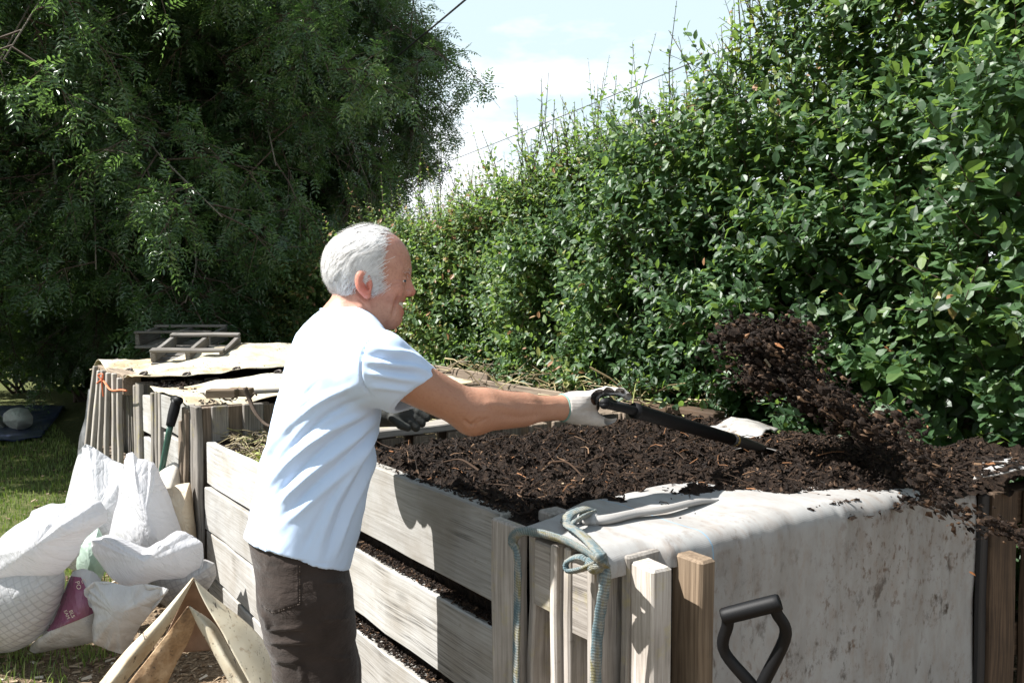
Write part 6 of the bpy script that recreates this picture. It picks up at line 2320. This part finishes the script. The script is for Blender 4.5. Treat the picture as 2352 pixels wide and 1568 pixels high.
lo = np.array([HP, at(803, 1308, DM), RS, SH + sdir * 0.1, LS, LSH, at(600, 1000, DM), at(880, 900, DM)]).min(0) - 0.20
hi = np.array([HP, at(803, 1308, DM), RS, SH + sdir * 0.1, LS, LSH, at(600, 1000, DM), at(880, 900, DM)]).max(0) + 0.20
lo[2] = at(700, 1330, 1.7)[2] - 0.03
hi[2] = at(800, 690, DM)[2]
V, F = sdf_mesh(f_shirt, lo, hi, 0.0042)
V = relax(V, F, 2, 0.5)
N = vnormals(V, F)


def z2(x, y):
    return ((900 + x / 0.8118) / 1.7415, (800 + y / 0.8118) / 1.7415)


shirt_lines = [
    ([z2(95, 930), z2(170, 780), z2(300, 660), z2(430, 600)], 0.0084, 8.8), ([z2(100, 990), z2(210, 850), z2(340, 750), z2(480, 680)], 0.0097, 8.8),
    ([z2(150, 1010), z2(260, 905), z2(380, 810), z2(510, 700)], 0.0091, 8.8), ([z2(190, 1060), z2(300, 960), z2(410, 860), z2(520, 720)], 0.0072, 8.8),
    ([z2(95, 965), z2(200, 815), z2(330, 700), z2(460, 640)], -0.0078, 7.2), ([z2(125, 1005), z2(240, 875), z2(370, 770), z2(500, 690)], -0.0078, 7.2), ([z2(170, 1040), z2(290, 925), z2(400, 830), z2(520, 712)], -0.0072, 7.2),
    ([z2(120, 880), z2(200, 720), z2(290, 620)], 0.0078, 8.0), ([z2(140, 860), z2(215, 690), z2(300, 590)], -0.0052, 7.2),
    ([z2(290, 1180), z2(350, 1000), z2(430, 860), z2(525, 700)], 0.0072, 7.2), ([z2(320, 1180), z2(380, 1010), z2(455, 860), z2(528, 710)], -0.0072, 6.4), ([z2(350, 1180), z2(405, 1020), z2(475, 870), z2(530, 720)], 0.0078, 6.4),
    ([z2(250, 1140), z2(300, 1040), z2(380, 900)], -0.0052, 8.0),
    ([z2(455, 470), z2(520, 490), z2(600, 500), z2(660, 545)], 0.0065, 6.4), ([z2(450, 520), z2(540, 535), z2(620, 545), z2(680, 575)], 0.0072, 6.4), ([z2(455, 500), z2(530, 515), z2(610, 525)], -0.0065, 5.6), ([z2(455, 560), z2(540, 575), z2(640, 590)], 0.0065, 6.4), ([z2(455, 540), z2(540, 555), z2(630, 565)], -0.0059, 5.6), ([z2(460, 605), z2(540, 610), z2(600, 620)], 0.0052, 6.4),
    ([z2(500, 430), z2(455, 475), z2(440, 540), z2(450, 600), z2(490, 650)], -0.0052, 2.1),
    ([z2(60, 1085), z2(160, 1150), z2(260, 1175), z2(395, 1180)], -0.0030, 1.8),
    ([z2(365, 940), z2(330, 1060), z2(325, 1190)], -0.0012, 1.6),
]
V = creases(V, N, shirt_lines, -0.25)
dg = np.column_stack([(V @ RT) * 0.62 + V[:, 2] * 0.78, (V @ RT) * 0.78 - V[:, 2] * 0.62, V @ FH])
V = V + N * (0.002 * fbm(V * 16, 3) + 0.0035 * fbm(dg * A(7, 30, 10), 3) * np.clip((at(0, 800, DM)[2] - V[:, 2]) / 0.1, 0, 1))[:, None]
sh = MB()
sh.add(V, F, gc=V)
t = NT('pale_blue_jersey')
g = t.attr('gc').outputs['Vector']
wv = t.noise(g, 900.0, 2, 0.5)
nz1 = t.noise(g, 8.0, 4, 0.6)
c = t.mix(nz1.outputs[0], (0.49, 0.62, 0.83), (0.55, 0.67, 0.86))
t.bsdf(c, 0.85, 0.15, t.bump(wv.outputs[0], 0.12, 0.001), 0.06, (0.6, 0.7, 0.82), sheen=0.15)
M['jersey'] = t.m
shirt = sh.build('t_shirt', M['jersey'], man, smooth=True)
mb = MB()
th = np.linspace(0, 2 * math.pi, 49)
cc = hd(-0.030, 0, -0.083)
ringp = np.array([cc + hx * 0.064 * math.cos(a) + hy * 0.066 * math.sin(a) + hz * (-0.018 * math.cos(a) + 0.004) for a in th])
tube(mb, ringp, 0.0085, 8, flat=0.5, hint=(0, 0, 1), cap=False)
mb.build('collar', M['jersey'], shirt, smooth=True)

# ---- trousers
TV = [(1165, 600, 800, .150), (1230, 566, 800, .178), (1300, 577, 801, .182), (1360, 590, 806, .180), (1420, 606, 812, .165)]
tz, tx, ty, tra, trb = [], [], [], [], []
for (y, l, r, rb) in TV:
    c_ = at((l + r) / 2, y, DM)
    h = (r - l) / 2 / (FPX / DM)
    tz.append(c_[2]), tx.append(c_[0]), ty.append(c_[1]), trb.append(rb)
    tra.append(math.sqrt(max(0.02 ** 2, h * h - (s20 * rb) ** 2)) / c20)
o_ = np.argsort(tz)
tz, tx, ty, tra, trb = [np.array(q)[o_] for q in (tz, tx, ty, tra, trb)]
KA, KB = at(726, 1545, 1.79), at(742, 1545, 1.965)
HA, HB = at(703, 1380, 1.80), at(703, 1380, 1.955)
KA2 = A(KA[0] + 0.012, KA[1] - 0.0, 0.50)
KB2 = A(KB[0] + 0.012, KB[1], 0.50)


def f_trousers(p):
    z = p[:, 2]
    cx, cy = np.interp(z, tz, tx), np.interp(z, tz, ty)
    ra, rb = np.interp(z, tz, tra), np.interp(z, tz, trb)
    qx, qy = p[:, 0] - cx, p[:, 1] - cy
    a = qx * hx[0] + qy * hx[1]
    b = qx * hy[0] + qy * hy[1]
    k = (np.abs(a / ra) ** 2.3 + np.abs(b / rb) ** 2.3) ** (1 / 2.3)
    d = ((k - 1) * np.minimum(ra, rb)).astype(np.float32)
    d = np.maximum(d, np.maximum(z - tz[-1], tz[0] - z).astype(np.float32))
    for H_, K_, K2, Fo in ((HA, KA, KA2, FA0), (HB, KB, KB2, FB0)):
        l = sd_cone(p, H_, K_, 0.102, 0.086)
        l = smin(l, sd_cone(p, K_, K2, 0.086, 0.078), 0.03)
        l = smin(l, sd_cone(p, K2, A(Fo[0], Fo[1], 0.06), 0.078, 0.070), 0.03)
        d = smin(d, l, 0.035)
    return np.maximum(d, (0.055 - z).astype(np.float32))


lo = np.array([HA, HB, FA0, FB0, at(560, 1230, DM), at(810, 1300, DM)]).min(0) - 0.16
hi = np.array([HA, HB, FA0, FB0, at(560, 1230, DM), at(810, 1300, DM)]).max(0) + 0.16
lo[2], hi[2] = 0.03, tz[-1] + 0.02
V, F = sdf_mesh(f_trousers, lo, hi, 0.0045)
V = relax(V, F, 2, 0.5)
N = vnormals(V, F)


def z7(x, y):
    return ((900 + x / 2.485) / 1.7415, (2100 + y / 2.485) / 1.7415)


px_, py_ = proj_all(V)
pk = np.array([z7(745, 375), z7(745, 780), z7(475, 870), z7(355, 790), z7(330, 560), z7(360, 440)])
inside = np.zeros(len(V), bool)
for i in range(len(pk)):
    a, b = pk[i], pk[i - 1]
    cnd = ((a[1] > py_) != (b[1] > py_)) & (px_ < (b[0] - a[0]) * (py_ - a[1]) / (b[1] - a[1] + 1e-9) + a[0])
    inside ^= cnd
fr = (N @ -FW) > 0
V = V + N * (0.0028 * (inside & fr))[:, None]
tl = [([z7(745, 380), z7(745, 580), z7(742, 778)], -0.0022, 1.6), ([z7(742, 780), z7(600, 830), z7(478, 868)], -0.0022, 1.6), ([z7(478, 868), z7(420, 830), z7(360, 790)], -0.0022, 1.6),
      ([z7(700, 400), z7(700, 580), z7(695, 760)], -0.0012, 1.4), ([z7(695, 768), z7(580, 805), z7(470, 838)], -0.0012, 1.4),
      ([z7(885, 420), z7(900, 600), z7(950, 800), z7(1000, 1100), z7(1040, 1500)], -0.002, 2.0), ([z7(870, 420), z7(885, 600), z7(935, 800), z7(985, 1100)], 0.0015, 3),
      ([z7(430, 1040), z7(600, 1035), z7(800, 1025)], 0.0055, 5), ([z7(430, 1060), z7(600, 1058), z7(800, 1050)], -0.0045, 5),
      ([z7(440, 1160), z7(600, 1170), z7(850, 1160)], 0.006, 5), ([z7(440, 1185), z7(600, 1195), z7(850, 1185)], -0.0045, 5),
      ([z7(960, 920), z7(1100, 930), z7(1250, 910)], 0.0045, 5), ([z7(960, 570), z7(1080, 580), z7(1200, 560)], 0.0045, 6), ([z7(1020, 1290), z7(1140, 1320), z7(1270, 1310)], 0.0045, 5),
      ([z7(480, 1330), z7(600, 1350), z7(750, 1350)], 0.0045, 6), ([z7(360, 860), z7(420, 950), z7(430, 1030)], 0.005, 6), ([z7(780, 1560), z7(760, 1450), z7(720, 1350)], 0.004, 8)]
V = creases(V, N, tl)
V = V + N * (0.003 * fbm(V * A(12, 12, 22), 3) + 0.0006 * ridged(V * A(20, 20, 45), 2))[:, None]
tr = MB()
tr.add(V, F, gc=V)
t = NT('brown_cotton')
g = t.attr('gc').outputs['Vector']
nz1 = t.noise(g, 14.0, 5, 0.6)
nz2 = t.noise(g, 500.0, 2, 0.6)
c = t.ramp(nz1.outputs[0], [(0.3, (0.022, 0.0155, 0.0125)), (0.7, (0.040, 0.029, 0.024))]).outputs[0]
t.bsdf(c, 0.9, 0.15, t.bump(t.math('ADD', nz2.outputs[0], t.math('MULTIPLY', t.noise(t.mapping(g, (26, 26, 60)), 1.0, 4, 0.6).outputs[0], 5.0)), 0.5, 0.0022), 0.0, None, sheen=0.12)
M['brown_cotton'] = t.m
trs = tr.build('trousers', M['brown_cotton'], man, smooth=True)
mb = MB()
M['thread'] = simple('brown_thread', (0.075, 0.055, 0.042), 0.8)
st = catmull([z7(743, 400), z7(743, 780)], 16).tolist() + catmull([z7(735, 784), z7(478, 870)], 12).tolist() + catmull([z7(470, 866), z7(365, 795)], 7).tolist()
fpx = np.column_stack([px_, py_])[fr]
fv = V[fr]
for k in range(len(st) - 1):
    a, b = np.array(st[k]), np.array(st[k + 1])
    q = []
    for s in (a * 0.85 + b * 0.15, a * 0.35 + b * 0.65):
        i = np.argmin(((fpx - s) ** 2).sum(1))
        q.append(at(s[0], s[1], (fv[i] - CAM) @ FW - 0.0022))
    tube(mb, q, 0.0007, 4)
mb.build('pocket_stitching', M['thread'], trs)

# ---- boots
M['boot'] = simple('boot_leather', (0.06, 0.045, 0.035), 0.6, 0.4, 60, 0.3, 0.3)
for Fo in (FA0, FB0):
    b = A(Fo[0], Fo[1], 0)

    def f_boot(p):
        d = sd_cone(p, b + A(0, 0, 0.15), b + A(0, 0, 0.06) - hx * 0.02, 0.048, 0.045)
        d = smin(d, sd_cone(p, b + A(0, 0, 0.05) - hx * 0.03, b + A(0, 0, 0.045) + hx * 0.13, 0.043, 0.04), 0.03)
        return np.maximum(d, (0.008 - p[:, 2]).astype(np.float32))
    V, F = sdf_mesh(f_boot, b + A(-0.22, -0.22, -0.01), b + A(0.22, 0.22, 0.22), 0.008)
    mb = MB()
    mb.add(V, F, gc=V)
    mb.build('boot', M['boot'], man, smooth=True)

# ---- gloves
t = NT('knitted_glove')
g = t.attr('gc').outputs['Vector']
rn = t.attr('rnd').outputs['Fac']
rib = t.n('TexWave', {'wave_type': 'BANDS', 'bands_direction': 'Z'}, Vector=g, Scale=95.0, Distortion=1.5)
nz1 = t.noise(g, 22.0, 4, 0.6)
c = t.ramp(nz1.outputs[0], [(0.3, (0.27, 0.245, 0.225)), (0.7, (0.44, 0.41, 0.385))]).outputs[0]
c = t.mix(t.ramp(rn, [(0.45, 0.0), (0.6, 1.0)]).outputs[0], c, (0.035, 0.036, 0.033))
t.bsdf(c, 0.85, 0.2, t.bump(rib.outputs[0], 0.35, 0.003))
M['glove'] = t.m


def fingers(p, chains):
    d = None
    for ch, r0, r1 in chains:
        ch = [np.asarray(c) for c in ch]
        n_ = len(ch) - 1
        for k in range(n_):
            ra, rb = r0 + (r1 - r0) * k / n_, r0 + (r1 - r0) * (k + 1) / n_
            s = sd_cone(p, ch[k], ch[k + 1], ra, rb)
            d = s if k == 0 and d is None else (smin(d, s, 0.003) if k else np.minimum(d, s))
    return d


rg = []
for k, (dd, x2, x3) in enumerate(((1.935, 1421, 1430), (1.957, 1430, 1441), (1.980, 1434, 1447), (2.003, 1428, 1442))):
    rg.append(([at(1352, 911 - k, dd), at(1392, 900 - k, dd), at(x2, 903 - k, dd), at(x3, 914 - k, dd)], 0.0118, 0.0098))
rg.append(([at(1345, 955, 1.962), at(1378, 966, 1.965), at(1412, 961, 1.965), at(1441, 955, 1.965)], 0.0165, 0.0098))


def f_rglove(p):
    d = sd_cone(p, RW + unit(RE - RW) * 0.002, at(1325, 936, 1.955), 0.0315, 0.034)
    d = smin(d, sd_cone(p, at(1318, 925, 1.95), at(1356, 917, 1.945), 0.026, 0.021), 0.02)
    d = smin(d, sd_cone(p, at(1318, 940, 1.965), at(1356, 930, 1.99), 0.028, 0.024), 0.02)
    d = smin(d, sd_cone(p, at(1325, 945, 1.955), at(1362, 960, 1.955), 0.026, 0.0185), 0.02)
    d = smin(d, fingers(p, rg), 0.008)
    cut = (p - (RW + unit(RE - RW) * 0.004).astype(np.float32)) @ unit(RE - RW).astype(np.float32)
    d = np.maximum(d, cut)
    return d


V, F = sdf_mesh(f_rglove, RW - A(.06, .06, .09), at(1445, 930, 2.0) + A(.06, .06, .09), 0.0022)
V = relax(V, F, 1, 0.5)
N = vnormals(V, F)
V = creases(V, N, [([(1302, 912), (1306, 936), (1304, 960)], -0.003, 4), ([(1290, 910), (1293, 936), (1291, 962)], 0.002, 3), ([(1330, 905), (1350, 912), (1362, 905)], 0.002, 5), ([(1330, 950), (1350, 945), (1372, 950)], -0.002, 5), ([(1384, 903), (1388, 897)], -0.002, 3)])
gx_, gy_ = proj_all(V)
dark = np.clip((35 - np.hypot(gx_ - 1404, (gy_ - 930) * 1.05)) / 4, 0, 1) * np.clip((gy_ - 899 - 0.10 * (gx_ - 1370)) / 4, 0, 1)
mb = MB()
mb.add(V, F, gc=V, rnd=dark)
gl = mb.build('glove', M['glove'], man, smooth=True)
mb = MB()
ax = unit(RE - RW)
d_, s_, u_ = frame(ax)
th = np.linspace(0, 2 * math.pi, 33)
tube(mb, (RW + ax * 0.003) + 0.0315 * (np.cos(th)[:, None] * s_ + np.sin(th)[:, None] * u_), 0.0035, 6, cap=False)
mb.build('cuff_band', simple('green_binding', (0.12, 0.22, 0.19), 0.8), gl, smooth=True)


def z8(x, y):
    return ((1350 + x / 2.138) / 1.7415, (1350 + y / 2.138) / 1.7415)


lg = []
for k, (kn, tip, dd) in enumerate(((z8(585, 625), z8(762, 688), 2.235), (z8(570, 670), z8(722, 735), 2.225), (z8(545, 705), z8(672, 772), 2.215), (z8(560, 600), z8(700, 640), 2.255))):
    m1 = ((kn[0] * 0.45 + tip[0] * 0.55), (kn[1] * 0.45 + tip[1] * 0.55) - 5)
    lg.append(([at(*kn, dd), at(*m1, dd), at(*tip, dd)], 0.0135, 0.0112))
lg.append(([at(*z8(480, 690), 2.2), at(*z8(540, 745), 2.19), at(*z8(600, 770), 2.19)], 0.014, 0.0105))


def f_lglove(p):
    d = sd_cone(p, LW, at(*z8(520, 650), 2.235), 0.032, 0.036)
    d = smin(d, sd_cone(p, at(*z8(520, 630), 2.245), at(*z8(570, 660), 2.235), 0.03, 0.026), 0.02)
    return smin(d, fingers(p, lg), 0.008)


V, F = sdf_mesh(f_lglove, LW - A(.12, .12, .10), at(*z8(700, 700), 2.235) + A(.14, .14, .10), 0.0025)
V = relax(V, F, 1, 0.5)
gx_, gy_ = proj_all(V)
mb = MB()
mb.add(V, F, gc=V)
mb.build('glove', simple('black_glove', (0.028, 0.029, 0.026), 0.75, 0.3, 90, 0.4, 0.3), man, smooth=True, label='black coated glove on the other hand')

# ---- the shovel in his hand
ga, gb = at(1389, 927, 1.905), at(1398, 924, 2.03)
nk = at(1462, 944, 1.995)
tipP = on(1742, 1026, 2, 1.035)
sv = thing('shovel', tuple(tipP), 'shovel with black D-handle held in the gloved hand, blade sunk in compost', 'shovel')
se = nk * 0.24 + tipP * 0.76
dgrip(sv, ga, gb, nk, se, 0.0135, 0.0105, 0.0185, mids=0.02)
mb = MB()
dv = unit(tipP - nk)
tube(mb, [se - dv * 0.006, se + dv * 0.006], 0.0195, 14)
mb.build('ring', M['ring'], sv, smooth=True)
blade(sv, se, dv, unit(np.cross(dv, A(0, 0, 1))), 0.26, 0.19, float(np.linalg.norm(tipP - se)) + 0.05, 0.0185)

# ================================================================== RENDER SETTINGS
scene.view_settings.view_transform = 'Standard'
scene.view_settings.look = 'None'
scene.view_settings.exposure = 1.48
scene.view_settings.gamma = 1.0
cy = scene.cycles
cy.max_bounces = 6
cy.diffuse_bounces = 3
cy.glossy_bounces = 2
cy.transmission_bounces = 3
cy.transparent_max_bounces = 4
cy.caustics_reflective = False
cy.caustics_refractive = False
cy.sample_clamp_indirect = 6.0
